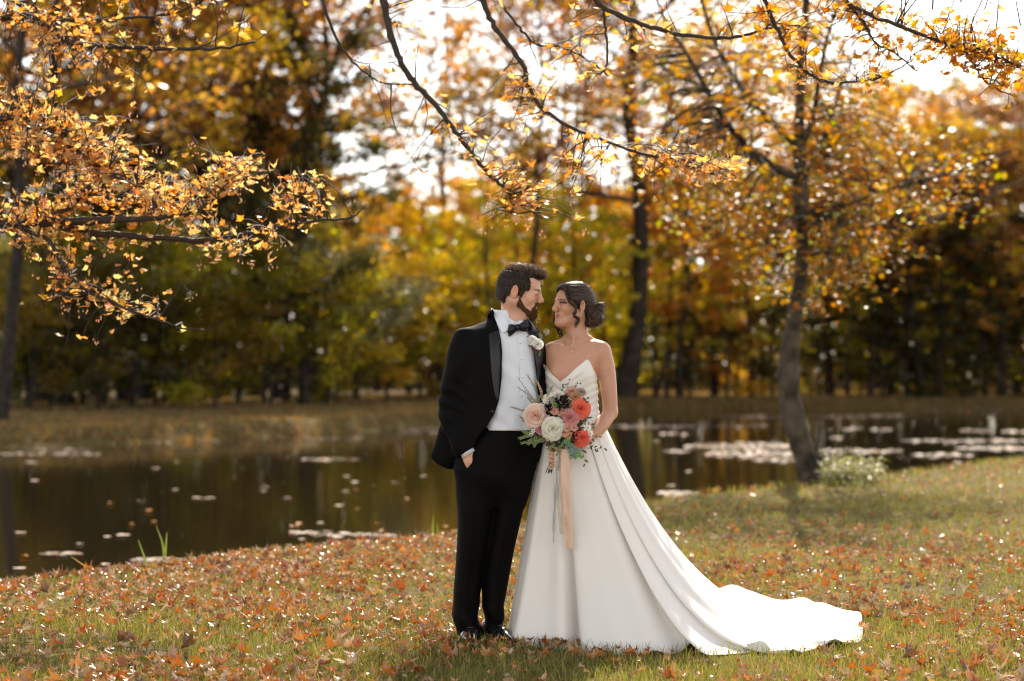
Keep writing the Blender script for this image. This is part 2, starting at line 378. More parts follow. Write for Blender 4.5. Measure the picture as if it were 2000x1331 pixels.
# ------------------------------------------------------------------ fallen leaves on the near bank
LIT = [(.42, .15, .045), (.46, .21, .075), (.29, .09, .035), (.38, .21, .10), (.46, .33, .21), (.15, .075, .04), (.48, .29, .10), (.27, .14, .085)]
LIT_W = np.array([.24, .17, .14, .14, .10, .10, .05, .06])
LIT_NAME = ['orange', 'light orange', 'rust red', 'tan', 'pale buff', 'dark brown', 'golden', 'mid brown']
def litter():
    n = 215000
    x = RNG.uniform(-7, 9.5, n); y = RNG.uniform(7.9, 31, n)
    edge = crest(x)
    left = sstep(1.5, -1.2, x)
    dens = np.clip(.40+.45*nz(x, y, 1.5, 4)+.40*left*sstep(4.0, 0, edge-y), .05, 1)*(.16+.84*sstep(18, 12, y))*(1-.4*sstep(13, 16, y)*sstep(.5, 2, x))*(1-.22*sstep(-.2, .8, x))
    k = (y < edge+.45) & (np.abs(x) < y*.275+.3) & (RNG.random(n) < dens*np.clip(y*0+.95, 0, 1)) & ~inside(HEM_IN, x, y)
    x, y = x[k], y[k]
    d = np.hypot(x-(-.14), y-DC); kk = d > .12; x, y = x[kk], y[kk]
    n = len(x); size = RNG.uniform(.03, .084, n)*np.where(RNG.random(n) < .35, .55, 1)*(1+.35*sstep(10.2, 8.6, y)*(RNG.random(n) < .4))
    ci = RNG.choice(8, n, p=LIT_W/LIT_W.sum()); col = np.array(LIT)[ci]*RNG.uniform(.75, 1.2, n)[:, None]
    z = height(x, y)+.022+RNG.uniform(0, .024, n)
    pos = np.stack([x, y, z], 1); R = rot_mats(n, .36)
    vis = (np.abs(x)*FPX/y < 985) & ((HC-z)*FPX/y+YH < 1322)
    score = np.where(vis, size/y, 0); order = np.argsort(-score); big = order[:290]; rest = order[290:]
    scatter(LV_curl, pos[rest], R[rest], size[rest], col[rest], 'leaf_litter', M_litter)
    tag(bpy.data.objects['leaf_litter'], 'carpet of dry orange and brown maple leaves on the near bank', kind='stuff')
    # the 290 largest are leaves of their own; twelve shapes x eight colours share meshes
    cache = {}
    for i in big:
        v = int(RNG.integers(12)); c = int(ci[i])
        if (v, c) not in cache:
            V, F = LV_curl[v]; me = make_mesh('fallen_leaf', V, F, np.tile(np.array(LIT[c]), (len(V), 1)), False); me.materials.append(M_litter); cache[v, c] = me
        o = bpy.data.objects.new('fallen_leaf', cache[v, c]); COL.objects.link(o)
        M = Matrix(R[i].tolist()).to_4x4(); o.matrix_world = Matrix.Translation(Vector(pos[i])) @ M @ Matrix.Scale(float(size[i]), 4)
        side = ('in the lower left corner' if x[i] < -1.6 else 'midway between groom and left edge' if x[i] < -.9 else 'a step left of the groom' if x[i] < -.3 else "at the groom's feet" if x[i] < .05 else 'in front of the gown' if x[i] < .7 else 'along the train hem' if x[i] < 1.3 else 'near the train tip' if x[i] < 1.75 else 'in the lower right corner')
        row = 'at the frame bottom' if y[i] < 8.75 else 'just ahead of the couple' if y[i] < 9.3 else 'further back'
        wl = ('small', 'medium', 'large')[int(size[i] > .08)+int(size[i] > .095)]
        lab = f'{wl} {LIT_NAME[c]} leaf {side}, {row}'
        tag(o, lab, 'fallen leaf', f'{LIT_NAME[c]} fallen leaves {side} {row}')
litter()

# ------------------------------------------------------------------ leaves and pads floating on the pond
def pad_variant(rng):
    k = 9; a = np.arange(k)*2*np.pi/k; r = .5*rng.uniform(.75, 1.1, k)
    V = np.vstack([[0, 0, 0], np.stack([np.cos(a)*r, np.sin(a)*r, rng.uniform(0, .05, k)], 1)]); j = np.arange(k)
    return V, np.stack([np.zeros(k, int), 1+j, 1+(j+1) % k], 1)
PADS = [pad_variant(rng) for _ in range(5)]
def W2(px, py): return G(px, py, WATER+.006)
def floats():
    # single leaves read one by one from the photo
    spots = [(300, 1021, 'o'), (68, 940, 'p'), (110, 870, 'p'), (215, 984, 'o'), (290, 1000, 'o'), (257, 1026, 'o'), (156, 1064, 'p'), (45, 1088, 'o'), (303, 916, 'p'), (345, 903, 'p'), (473, 915, 'p'), (343, 958, 'p'), (276, 978, 'p'),
             (385, 974, 'p'), (400, 975, 'p'), (412, 974, 'p'), (518, 952, 'p'), (515, 961, 'p'), (563, 974, 'p'), (620, 900, 'p'), (645, 896, 'p'), (678, 932, 'p'), (693, 943, 'p'), (697, 956, 'o'), (676, 961, 'p'), (661, 989, 'p'), (697, 996, 'o'), (769, 944, 'p'),
             (796, 976, 'o'), (828, 931, 'p'), (560, 893, 'p'), (737, 1024, 'o'), (748, 1040, 'o'), (587, 1024, 'o'), (571, 1030, 'o'), (626, 1023, 'p'), (871, 1030, 'o'), (590, 1055, 'p'), (673, 1043, 'p'), (658, 1051, 'p'), (40, 1042, 'p'), (210, 1050, 'p'), (205, 1104, 'p'), (38, 1112, 'p'), (715, 1046, 'p'), (760, 1045, 'p'), (640, 1040, 'p'), (604, 1041, 'p'), (240, 1047, 'p'), (160, 1120, 'p'),
             (1283, 863, 'p'), (1330, 858, 'p'), (1352, 877, 'p'), (1500, 880, 'p'), (1550, 838, 'p'), (1620, 840, 'p'), (1680, 838, 'p'), (1728, 838, 'o'), (1840, 836, 'p'), (1923, 836, 'p'), (1772, 900, 'p'), (1762, 893, 'p'), (1630, 853, 'p'), (1690, 860, 'p'), (1960, 845, 'p'), (1345, 922, 'p'), (1310, 950, 'p'), (1400, 868, 'p')]
    me = {}
    for v in range(5):
        for c, col in (('o', (.55, .20, .04)), ('p', (.50, .37, .28))):
            V, F = PADS[v] if c == 'p' else LV_flat[v]; m = make_mesh('floating_leaf', V, F, np.tile(np.array(col), (len(V), 1)), False); m.materials.append(M_float); me[v, c] = m
    for i, (px, py, c) in enumerate(spots):
        p = W2(px, py); s = RNG.uniform(.075, .15)*(1+max(0, p[1]-20)*.015)
        o = bpy.data.objects.new('floating_leaf', me[i % 5, c]); COL.objects.link(o); o.location = p+np.array([0, 0, .008]); o.scale = (s, s, s); o.rotation_euler = (RNG.uniform(-.05, .05), RNG.uniform(-.05, .05), RNG.uniform(0, 6.28))
        side = ('at the left edge' if px < 130 else 'behind the green reeds' if px < 420 else 'in open water at left' if px < 600 else 'left of the groom' if px < 760 else "beside the groom's sleeve" if px < 900 else 'behind the bride' if px < 1500 else 'beyond the leaning maple')
        row = 'close to the near bank' if py > 1015 else 'in mid pond' if py > 925 else 'towards the far bank'
        tag(o, f"{'orange' if c == 'o' else 'pale'} leaf afloat {side}, {row}", 'floating leaf', f"{'orange' if c == 'o' else 'pale'} leaves afloat {side} {row}")
    # rafts of small floating leaves: (px0, px1, py, spread, count)
    rafts = [(0, 190, 888, 4, 160), (60, 180, 880, 3, 90), (40, 75, 905, 2, 14), (120, 230, 868, 3, 60), (235, 270, 860, 2, 20), (300, 330, 865, 2, 20), (380, 430, 862, 2, 30), (560, 720, 857, 3, 90), (600, 720, 838, 3, 110), (720, 860, 838, 6, 260), (780, 860, 846, 4, 80), (420, 560, 855, 2, 30),
             (590, 700, 898, 3, 60), (570, 620, 1042, 4, 30), (600, 720, 1046, 3, 50), (85, 155, 1084, 3, 90), (262, 350, 1096, 4, 330), (610, 650, 1074, 4, 80), (675, 720, 1062, 4, 90), (700, 770, 1048, 3, 60),
             (1190, 1350, 834, 5, 330), (1340, 1500, 832, 4, 90), (1290, 1350, 848, 3, 60), (1300, 1345, 882, 3, 40), (1340, 1560, 872, 8, 420), (1380, 1560, 888, 10, 480), (1470, 1560, 900, 4, 120), (1430, 1530, 815, 4, 200), (1380, 1440, 812, 3, 60), (1580, 1720, 813, 4, 260), (1700, 1770, 812, 3, 120), (1790, 1960, 803, 4, 220), (1880, 2000, 798, 3, 100), (1640, 1680, 838, 4, 50), (1700, 1740, 840, 3, 50), (1880, 1930, 842, 4, 60), (1960, 2040, 843, 4, 80), (1760, 2010, 862, 4, 360), (1600, 1760, 882, 5, 260), (1780, 1900, 890, 5, 200), (1870, 2010, 876, 5, 240), (1620, 1660, 855, 3, 30), (1290, 1360, 965, 5, 380), (1300, 1340, 972, 3, 100), (1860, 1870, 905, 2, 6)]
    A = []
    for (a, b, y, sp, n) in rafts:
        n = int(n*(.55 if a > 1150 or y < 895 else .8)); px = RNG.uniform(a, b, n); py = y+RNG.normal(0, sp*.42, n)*np.sqrt(np.clip(1-((px-(a+b)/2)/((b-a)/2+1))**2, .05, 1)); py = np.maximum(py, 795)
        A.append(np.array([W2(u, v) for u, v in zip(px, py)]))
    pos = np.vstack(A); n = len(pos); s = RNG.uniform(.05, .14, n)*(pos[:, 1]/26)**.5
    k = (pos[:, 1] > crest(pos[:, 0])+1.2) & (pos[:, 1] < shore(pos[:, 0])+.3); pos, s = pos[k], s[k]; n = len(pos)
    pos[:, 2] += RNG.uniform(0, .012, n)
    col = np.where((RNG.random(n) < .12)[:, None], np.array([.5, .2, .05]), np.array([.33, .25, .20]))*RNG.uniform(.6, 1.2, n)[:, None]
    tag(scatter(PADS, pos, rot_mats(n, .09), s, col, 'floating_leaves', M_float), 'rafts of small pale leaves drifting on the pond', kind='stuff')
floats()
# ------------------------------------------------------------------ trees of the far bank: variants with their own trunk, limbs and leaves
def rand_dir(rng, up=.2):
    v = rng.normal(0, 1, 3); v[2] = abs(v[2])*up+rng.normal(0, .25); return v/np.linalg.norm(v)
def tree_variant(seed, h=10., crown0=.3, spread=2.6, limbs=14, leaves=9000, size=.13, shape='round', trunk_r=.16, droop=0.0, clump=.55, top=1.0):
    rng = np.random.default_rng(seed); wood = MB()
    z = np.linspace(0, h*(.97 if top else .8), 9); ox = np.cumsum(rng.normal(0, h*.008, 9)); oy = np.cumsum(rng.normal(0, h*.008, 9)); ox[0] = oy[0] = 0
    tr = np.stack([ox, oy, z-.3*(np.arange(9) == 0)], 1); rad = trunk_r*(1-z/h*.85); rad[0] *= 1.35
    wood.tube(catmull(tr, 3), np.interp(np.linspace(0, 8, 25), np.arange(9), rad), 7)
    tips = []
    for i in range(limbs):
        f = crown0+(1-crown0)*((i+rng.random()*.8)/limbs)**.9; f = min(f, .97)
        base = np.array([np.interp(f*h, z, tr[:, 0]), np.interp(f*h, z, tr[:, 1]), f*h])
        u = (f-crown0)/(1-crown0)
        if shape == 'round': L = spread*(.55+.65*math.sin(math.pi*min(1, u*.8+.2)))*rng.uniform(.75, 1.15)
        elif shape == 'cone': L = spread*(1.05-u)*rng.uniform(.8, 1.1)
        else: L = spread*rng.uniform(.7, 1.1)*(1-.5*u)
        a = i*2.4+rng.normal(0, .4); el = rng.uniform(.15, .8)*(1 if shape != 'cone' else .1)-droop
        d = np.array([math.cos(a)*math.cos(el), math.sin(a)*math.cos(el), math.sin(el)])
        pts = np.array([base+d*L*t+np.array([0, 0, -droop*L*t*t*.5])+rng.normal(0, .05*L, 3)*t for t in (0, .3, .6, 1)])
        wood.tube(catmull(pts, 3), np.linspace(trunk_r*(1-f*.8)*.5, .012, 10), 4, cap=False)
        for t in (.35, .5, .62, .75, .88, 1.0, 1.05):
            q = np.array([np.interp(t, [0, .3, .6, 1], pts[:, k]) for k in range(3)])
            tips.append((q, .30+.35*t))
            if t > .4:
                e = q+rand_dir(rng, .4)*L*rng.uniform(.18, .38); tips.append((e, .5))
                wood.tube(np.array([q, (q+e)/2+rng.normal(0, .04*L, 3), e]), np.array([.03, .018, .008])*trunk_r/.16, 3, cap=False)
    if top: tips.append((tr[-1], .5))
    keep = rng.random(len(tips)) < .82
    T = np.array([t[0] for t, k in zip(tips, keep) if k]); r = np.array([t[1] for t, k in zip(tips, keep) if k])*clump*spread/2.2
    n = leaves; c = rng.integers(0, len(T), n)
    off = rng.normal(0, 1, (n, 3)); off /= np.linalg.norm(off, axis=1)[:, None]; off *= (rng.random(n)**.45)[:, None]; off[:, 2] *= .6
    pos = T[c]+off*r[c][:, None]; pos[:, 2] = np.maximum(pos[:, 2], .1)
    a = rng.normal(0, 1, (n, 3)); a[:, 2] *= .5; a /= np.linalg.norm(a, axis=1)[:, None]; b = np.cross(a, rng.normal(0, 1, (n, 3))); b /= np.linalg.norm(b, axis=1)[:, None]
    s = size*rng.uniform(.6, 1.3, n)[:, None]
    V = np.stack([pos-a*s*.5, pos+b*s*.34, pos+a*s*.55, pos-b*s*.34], 1).reshape(-1, 3)
    F = np.arange(n*4).reshape(-1, 4)
    ch, cv = rng.random(len(T)), rng.random(len(T))
    tint = np.stack([np.clip(ch[c]*.6+rng.random(n)*.4, 0, 1), np.clip(cv[c]*.45+rng.random(n)*.55, 0, 1), np.zeros(n)], 1)
    return wood.mesh('trunk'), make_mesh('crown', V, F, np.repeat(tint, 4, axis=0), False)
t0 = time.time()
TV = {
 'maple': [tree_variant(11, 10, .22, 3.0, 20, 11000, .15), tree_variant(12, 10, .28, 3.2, 18, 9500, .15), tree_variant(13, 10, .18, 2.8, 20, 11000, .14)],
 'open': [tree_variant(21, 10, .38, 2.7, 16, 3600, .13, clump=.62, trunk_r=.12), tree_variant(22, 10, .32, 3.0, 18, 3000, .13, clump=.7, trunk_r=.13), tree_variant(23, 10, .42, 2.4, 15, 3400, .12, clump=.6, trunk_r=.11)],
 'airy': [tree_variant(61, 10, .40, 2.8, 18, 3600, .13, clump=.62, trunk_r=.045), tree_variant(62, 10, .34, 2.9, 18, 3000, .13, clump=.7, trunk_r=.05), tree_variant(63, 10, .42, 2.5, 16, 3400, .12, clump=.6, trunk_r=.045)],
 'spruce': [tree_variant(31, 10, .05, 2.1, 34, 11000, .13, 'cone', .11, .15), tree_variant(32, 10, .08, 2.3, 32, 10000, .13, 'cone', .12, .2)],
 'column': [tree_variant(41, 10, .12, 1.4, 26, 7000, .12, 'tall', .10), tree_variant(42, 10, .10, 1.6, 24, 7500, .12, 'tall', .10)],
 'shrub': [tree_variant(51, 3, .02, 1.7, 16, 5200, .11, 'round', .05, clump=.75, top=0), tree_variant(52, 3, .02, 1.9, 15, 4800, .12, 'round', .05, clump=.8, top=0), tree_variant(53, 3, .04, 1.6, 16, 5400, .10, 'round', .05, clump=.7, top=0)],
}
for kk in TV:
    for w_, c_ in TV[kk]: w_.materials.append(M_bark); c_.materials.append(M_leaf_far)
H0 = {'maple': 10, 'open': 10, 'airy': 10, 'spruce': 10, 'column': 10, 'shrub': 3}
CL = {'orange': ((.52, .25, .055), 'orange'), 'rust': ((.38, .19, .06), 'rust brown'), 'gold': ((.64, .42, .06), 'golden'), 'lime': ((.60, .50, .06), 'yellow green'), 'green': ((.23, .20, .03), 'green'),
      'dark': ((.085, .072, .018), 'dark green'), 'olive': ((.30, .21, .035), 'olive'), 'mauve': ((.32, .19, .13), 'brownish pink'), 'glint': ((.30, .28, .14), 'glint-toned')}  # last entry: foliage colour lightened to imitate glints on glossy leaves
TREES = [
 ('airy', 1, 60, 56, 15, 1.0, 'gold'), ('airy', 2, 210, 58, 15, 1.0, 'orange'), ('airy', 0, 300, 57, 14, .9, 'gold'), ('airy', 2, 455, 60, 14, 1.0, 'orange'), ('airy', 1, 655, 62, 9, .8, 'gold'), ('airy', 0, 1300, 70, 12, .9, 'gold'), ('airy', 1, 1700, 74, 9.5, 1.0, 'orange'), ('airy', 2, 1900, 74, 10, 1.0, 'gold'), ('airy', 0, 1820, 76, 11, 1.0, 'mauve'),
 ('airy', 0, 1120, 72, 17, 1.1, 'mauve'), ('airy', 2, 1330, 74, 17, 1.2, 'orange'), ('airy', 1, 1440, 78, 14, 1.0, 'mauve'), ('maple', 0, 1620, 78, 10.5, 1.1, 'orange'), ('airy', 0, 1740, 72, 10.8, 1.3, 'gold'), ('maple', 2, 1860, 84, 11.6, 1.1, 'orange'), ('airy', 1, 1960, 74, 12, 1.2, 'orange'), ('open', 1, 20, 72, 19, 1.2, 'mauve'), ('open', 0, 400, 66, 18, 1.1, 'orange'), ('open', 2, 200, 68, 19, 1.1, 'gold'), ('open', 1, 590, 62, 17, .9, 'rust'),
 ('spruce', 0, 30, 66, 12, 1.1, 'dark'), ('spruce', 1, 240, 64, 9.5, 1.2, 'dark'), ('maple', 1, 350, 66, 8.5, 1.0, 'dark'), ('maple', 0, 560, 64, 9, .9, 'dark'), ('open', 2, 130, 58, 18, 1.2, 'rust'), ('open', 1, 280, 66, 18, 1.1, 'mauve'), ('open', 0, 500, 74, 18, 1.2, 'rust'), ('spruce', 0, 1700, 72, 8.5, 1.2, 'dark'), ('spruce', 1, 1840, 70, 7.5, 1.2, 'dark'), ('maple', 2, 1960, 70, 8, .9, 'dark'), ('open', 1, 1100, 80, 16, .9, 'orange'),  # kind, variant, px, distance, height, width factor, colour
 ('open', 0, -40, 60, 18, 1.2, 'rust'), ('open', 1, 78, 64, 19, 1.1, 'orange'), ('airy', 0, 165, 70, 19, 1.2, 'orange'), ('open', 1, -6, 46, 15, .9, 'rust'), ('open', 2, 330, 61, 17, 1.15, 'rust'), ('open', 0, 250, 76, 19, 1.2, 'orange'),
 ('open', 1, 430, 72, 17, 1.2, 'mauve'), ('maple', 1, 395, 80, 13, 1.0, 'olive'), ('open', 2, 545, 66, 16, 1.2, 'mauve'), ('maple', 2, 600, 60, 11.0, .8, 'dark'), ('open', 1, 620, 70, 20, 1.25, 'olive'),
 ('open', 2, 860, 78, 18.5, .8, 'orange'),
 ('maple', 0, 735, 82, 8.0, .9, 'gold'), ('maple', 1, 800, 78, 8.2, .9, 'orange'), ('maple', 2, 690, 70, 5.6, .8, 'lime'), ('maple', 1, 860, 70, 5.8, .8, 'lime'), ('maple', 0, 905, 80, 8.4, .9, 'gold'), ('maple', 2, 985, 84, 8.6, .9, 'orange'),
 ('open', 2, 1040, 60, 15, .7, 'rust'), ('open', 0, 950, 66, 11, .5, 'gold'), ('maple', 0, 1075, 76, 9.2, .9, 'gold'), ('maple', 1, 1010, 72, 7.4, .8, 'lime'), ('maple', 0, 840, 74, 7.0, .9, 'gold'), ('maple', 2, 930, 72, 5.6, .9, 'lime'), ('maple', 1, 1240, 76, 8.0, 1.0, 'orange'), ('maple', 2, 1180, 72, 6.4, .9, 'lime'), ('open', 1, 1212, 58, 17, 1.35, 'orange'), ('airy', 0, 1150, 74, 17, .8, 'mauve'), ('airy', 2, 1270, 70, 16, 1.2, 'gold'),
 ('maple', 1, 1130, 70, 6.5, .8, 'lime'), ('maple', 2, 1330, 74, 9.0, 1.0, 'orange'), ('maple', 0, 1395, 80, 8.5, 1.0, 'gold'), ('airy', 1, 1390, 78, 14.5, 1.1, 'gold'), ('maple', 1, 1470, 77, 8.2, .9, 'orange'), ('maple', 0, 1280, 66, 5.0, .8, 'lime'), ('maple', 2, 1420, 70, 5.0, .8, 'lime'),
 ('column', 0, 1510, 72, 6.0, .9, 'green'), ('column', 1, 1350, 68, 4.4, .9, 'dark'), ('airy', 0, 1530, 80, 13, 1.0, 'orange'), ('airy', 2, 1660, 76, 12.2, 1.0, 'orange'), ('spruce', 0, 1655, 80, 9.5, 1.0, 'dark'), ('maple', 2, 1740, 84, 12.0, 1.0, 'olive'),
 ('open', 1, 1800, 76, 11.0, 1.2, 'orange'), ('spruce', 1, 1775, 76, 9.0, 1.0, 'dark'), ('open', 0, 1880, 80, 11.2, 1.2, 'mauve'), ('spruce', 0, 1885, 74, 8.0, 1.1, 'dark'), ('maple', 1, 1985, 82, 12.5, 1.0, 'olive'), ('maple', 0, 1950, 72, 6.4, .9, 'orange'), ('column', 1, 1835, 70, 6.5, 1.0, 'olive'),
 ('column', 0, 1725, 69, 5.6, .9, 'dark'), ('column', 1, 1925, 68, 6.0, 1.0, 'green'), ('column', 0, 1600, 74, 6.6, .9, 'dark'), ('maple', 1, 2060, 78, 12, 1.0, 'rust'), ('spruce', 1, 2035, 70, 8, 1.1, 'dark'),
 ('column', 1, 515, 60, 6.8, 1.1, 'olive'), ('column', 0, 250, 60, 6.2, 1.1, 'green'), ('column', 1, 100, 57, 6.0, 1.2, 'green'), ('maple', 0, 20, 72, 9.0, 1.0, 'dark'), ('spruce', 0, 480, 72, 9.0, 1.0, 'dark'), ('spruce', 1, 330, 68, 7.5, 1.1, 'dark'), ('spruce', 0, 160, 70, 8.0, 1.1, 'dark'),
]
SHRUBS = [
 (0, -30, 55, 3.6, 1.1, 'green'), (1, 60, 54, 3.4, 1.0, 'olive'), (2, 130, 56, 3.8, 1.0, 'glint'), (1, 160, 58, 5.0, 1.0, 'lime'), (0, 195, 54, 3.0, 1.0, 'dark'), (1, 260, 56, 4.2, 1.0, 'green'), (2, 340, 58, 4.4, 1.0, 'lime'), (0, 420, 57, 3.2, .9, 'olive'), (1, 465, 60, 2.2, .8, 'lime'),
 (2, 530, 59, 4.2, 1.0, 'green'), (0, 590, 60, 4.6, 1.0, 'lime'), (1, 640, 61, 4.4, 1.0, 'glint'), (2, 700, 63, 3.4, 1.0, 'olive'), (0, 755, 66, 3.6, 1.0, 'green'), (1, 820, 67, 4.2, 1.0, 'gold'), (2, 880, 70, 3.6, 1.0, 'olive'), (0, 935, 72, 4.2, .9, 'lime'), (1, 1000, 74, 4.4, 1.0, 'lime'), (2, 1060, 76, 4.4, 1.0, 'gold'),
 (0, 1120, 78, 4.6, 1.0, 'lime'), (1, 1205, 76, 2.4, .8, 'green'), (2, 1245, 80, 4.6, 1.0, 'lime'), (0, 1300, 79, 2.6, 1.0, 'glint'), (1, 1345, 76, 3.2, .8, 'dark'), (2, 1400, 78, 4.4, 1.0, 'gold'), (0, 1440, 77, 2.4, .9, 'rust'), (1, 1490, 77, 3.4, .9, 'dark'), (2, 1540, 79, 2.6, 1.0, 'olive'), (0, 1620, 78, 4.6, 1.0, 'lime'), (1, 1680, 78, 3.0, 1.0, 'green'),
 (2, 1740, 79, 3.0, 1.0, 'olive'), (0, 1800, 79, 5.0, 1.0, 'gold'), (1, 1860, 80, 3.0, 1.0, 'dark'), (2, 1920, 80, 5.4, 1.0, 'lime'), (0, 1985, 80, 3.2, 1.0, 'dark'), (1, 2040, 80, 3.4, 1.0, 'green'),
]
def landmark(px):
    L = [(0, "at the left edge"), (120, "behind the leaf sprays"), (330, "over the dark bank"), (560, "under the bare twigs"), (760, 'left of the groom'), (930, 'beside the groom\'s head'), (1040, 'between the two faces'),
         (1200, 'just right of the bride\'s head'), (1330, "right of the bride"), (1470, "left of the leaning maple"), (1650, "right of the leaning maple"), (1800, 'in the dark wood at right'), (2000, 'at the right edge')]
    return min(L, key=lambda t: abs(t[0]-px))[1]
def gz(x, y): return float(height(np.array([x]), np.array([y]))[0])
used = {}
KN = {'maple': ('bushy_tree', 'dense broad {} tree', 'tree'), 'open': ('tall_tree', 'tall thin-leaved {} tree', 'tree'), 'airy': ('slim_tree', 'slim airy {} tree', 'tree'), 'spruce': ('evergreen_tree', '{} conical evergreen', 'tree'), 'column': ('slender_tree', 'narrow upright {} tree', 'tree'), 'shrub': ('shrub', 'rounded {} bush', 'bush')}
def place_tree(kind, v, px, d, h, wf, col):
    x = (px-1000)*d/FPX; dn = max(d, float(shore(x))+3.5); h *= dn/d; d = dn; x = (px-1000)*d/FPX; s = h/H0[kind]
    nm, lab, cat_ = KN[kind]; lab = lab.format(CL[col][1])+' beyond the pond '+landmark(px)
    if kind == 'shrub': lab = lab.replace('across the pond', 'at the wood edge')
    used.setdefault(lab, []).append(px); k = len(used[lab])
    if k > 1: lab += ', %s' % ({2: 'second', 3: 'third', 4: 'fourth', 5: 'fifth'}[k])
    if len(lab.split()) > 15: print('LONG', lab)
    t = thing(nm, (x, d, gz(x, d)-.05), lab, cat_, {'tree': 'trees on the far bank', 'bush': 'bushes along the far wood edge'}[cat_], rot=(0, 0, RNG.uniform(0, 6.28)))
    t.scale = (s*wf, s*wf, s)
    if kind == 'shrub': t.scale = (h/3*wf*1.05, h/3*wf*1.05, h/3)
    w_, c_ = TV[kind][v]; link(w_, 'trunk' if kind != 'shrub' else 'stem', None, t)
    c = link(c_, 'crown' if kind != 'shrub' else 'foliage', None, t)
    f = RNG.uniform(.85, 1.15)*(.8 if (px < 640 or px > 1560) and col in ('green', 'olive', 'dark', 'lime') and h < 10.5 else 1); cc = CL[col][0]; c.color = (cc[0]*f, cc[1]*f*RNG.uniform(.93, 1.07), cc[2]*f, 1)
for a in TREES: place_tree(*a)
for (v, px, d, h, wf, col) in SHRUBS: place_tree('shrub', v, px, d, h, wf, col)

def far_wood():
    n = 70000
    x = RNG.uniform(-34, 36, n)*1.1; y = RNG.uniform(92, 108, n)
    top = np.interp(x, [-40, -10, -8, -4, 0, 4, 9, 14, 20, 40], [13, 12, 9.0, 8.0, 8.6, 9.5, 9.5, 11, 12.5, 12.5])*(1+.1*nz(x, y, .5))
    z = RNG.random(n)**1.1*top
    pos = np.stack([x, y, z], 1)
    a = RNG.normal(0, 1, (n, 3)); a /= np.linalg.norm(a, axis=1)[:, None]; b = np.cross(a, RNG.normal(0, 1, (n, 3))); b /= np.linalg.norm(b, axis=1)[:, None]
    s = RNG.uniform(.25, .6, n)[:, None]
    V = np.stack([pos-a*s*.5, pos+b*s*.4, pos+a*s*.5, pos-b*s*.4], 1).reshape(-1, 3)
    pal = np.array([(.05, .065, .02), (.08, .09, .025), (.28, .13, .03), (.22, .21, .05), (.35, .2, .04)])
    ci = (np.clip(nz(x, z, .6, 8)*2+2.2+RNG.normal(0, .7, n), 0, 4)).astype(int)
    col = np.repeat(pal[ci]*RNG.uniform(.6, 1.3, n)[:, None], 4, axis=0)
    tag(link(make_mesh('distant_woods', V, np.arange(n*4).reshape(-1, 4), col, False), 'distant_woods', leafy('woodland', transl=.4)), 'mass of autumn woodland far behind the trees of the bank', kind='stuff')
far_wood()
print('far trees', time.time()-t0)

# ------------------------------------------------------------------ the leaning maple on the near bank (right)
def leaf_parts(parent, origin, pos, R, size, col, variants, mat, n_single, cone=True):
    """the n_single leaves that show largest become leaf objects, the rest one foliage part"""
    d = pos[:, 1]; px = 1000+pos[:, 0]*FPX/d; py = YH+(HC-pos[:, 2])*FPX/d
    sc = np.where((px > 4) & (px < 1996) & (py > 4) & (py < 1320), size*np.abs(R[:, 1, 2])+size*.3, 0)/d
    order = np.argsort(-sc); big = order[:n_single]; rest = order[n_single:]
    o = scatter(variants, pos[rest], R[rest], size[rest], col[rest], 'foliage', mat, parent, origin); o['kind'] = 'stuff'
    cache = {}
    for i in big:
        v = int(RNG.integers(len(variants))); c = tuple(np.round(col[i]*9)/9)
        if (v, c) not in cache:
            V, F = variants[v]; me = make_mesh('leaf', V, F, np.tile(np.array(c), (len(V), 1)), False); me.materials.append(mat); cache[v, c] = me
        lo = bpy.data.objects.new('leaf', cache[v, c]); COL.objects.link(lo); lo.parent = parent
        lo.matrix_local = Matrix.Translation(Vector(pos[i]-origin)) @ Matrix(R[i].tolist()).to_4x4() @ Matrix.Scale(float(size[i]), 4)
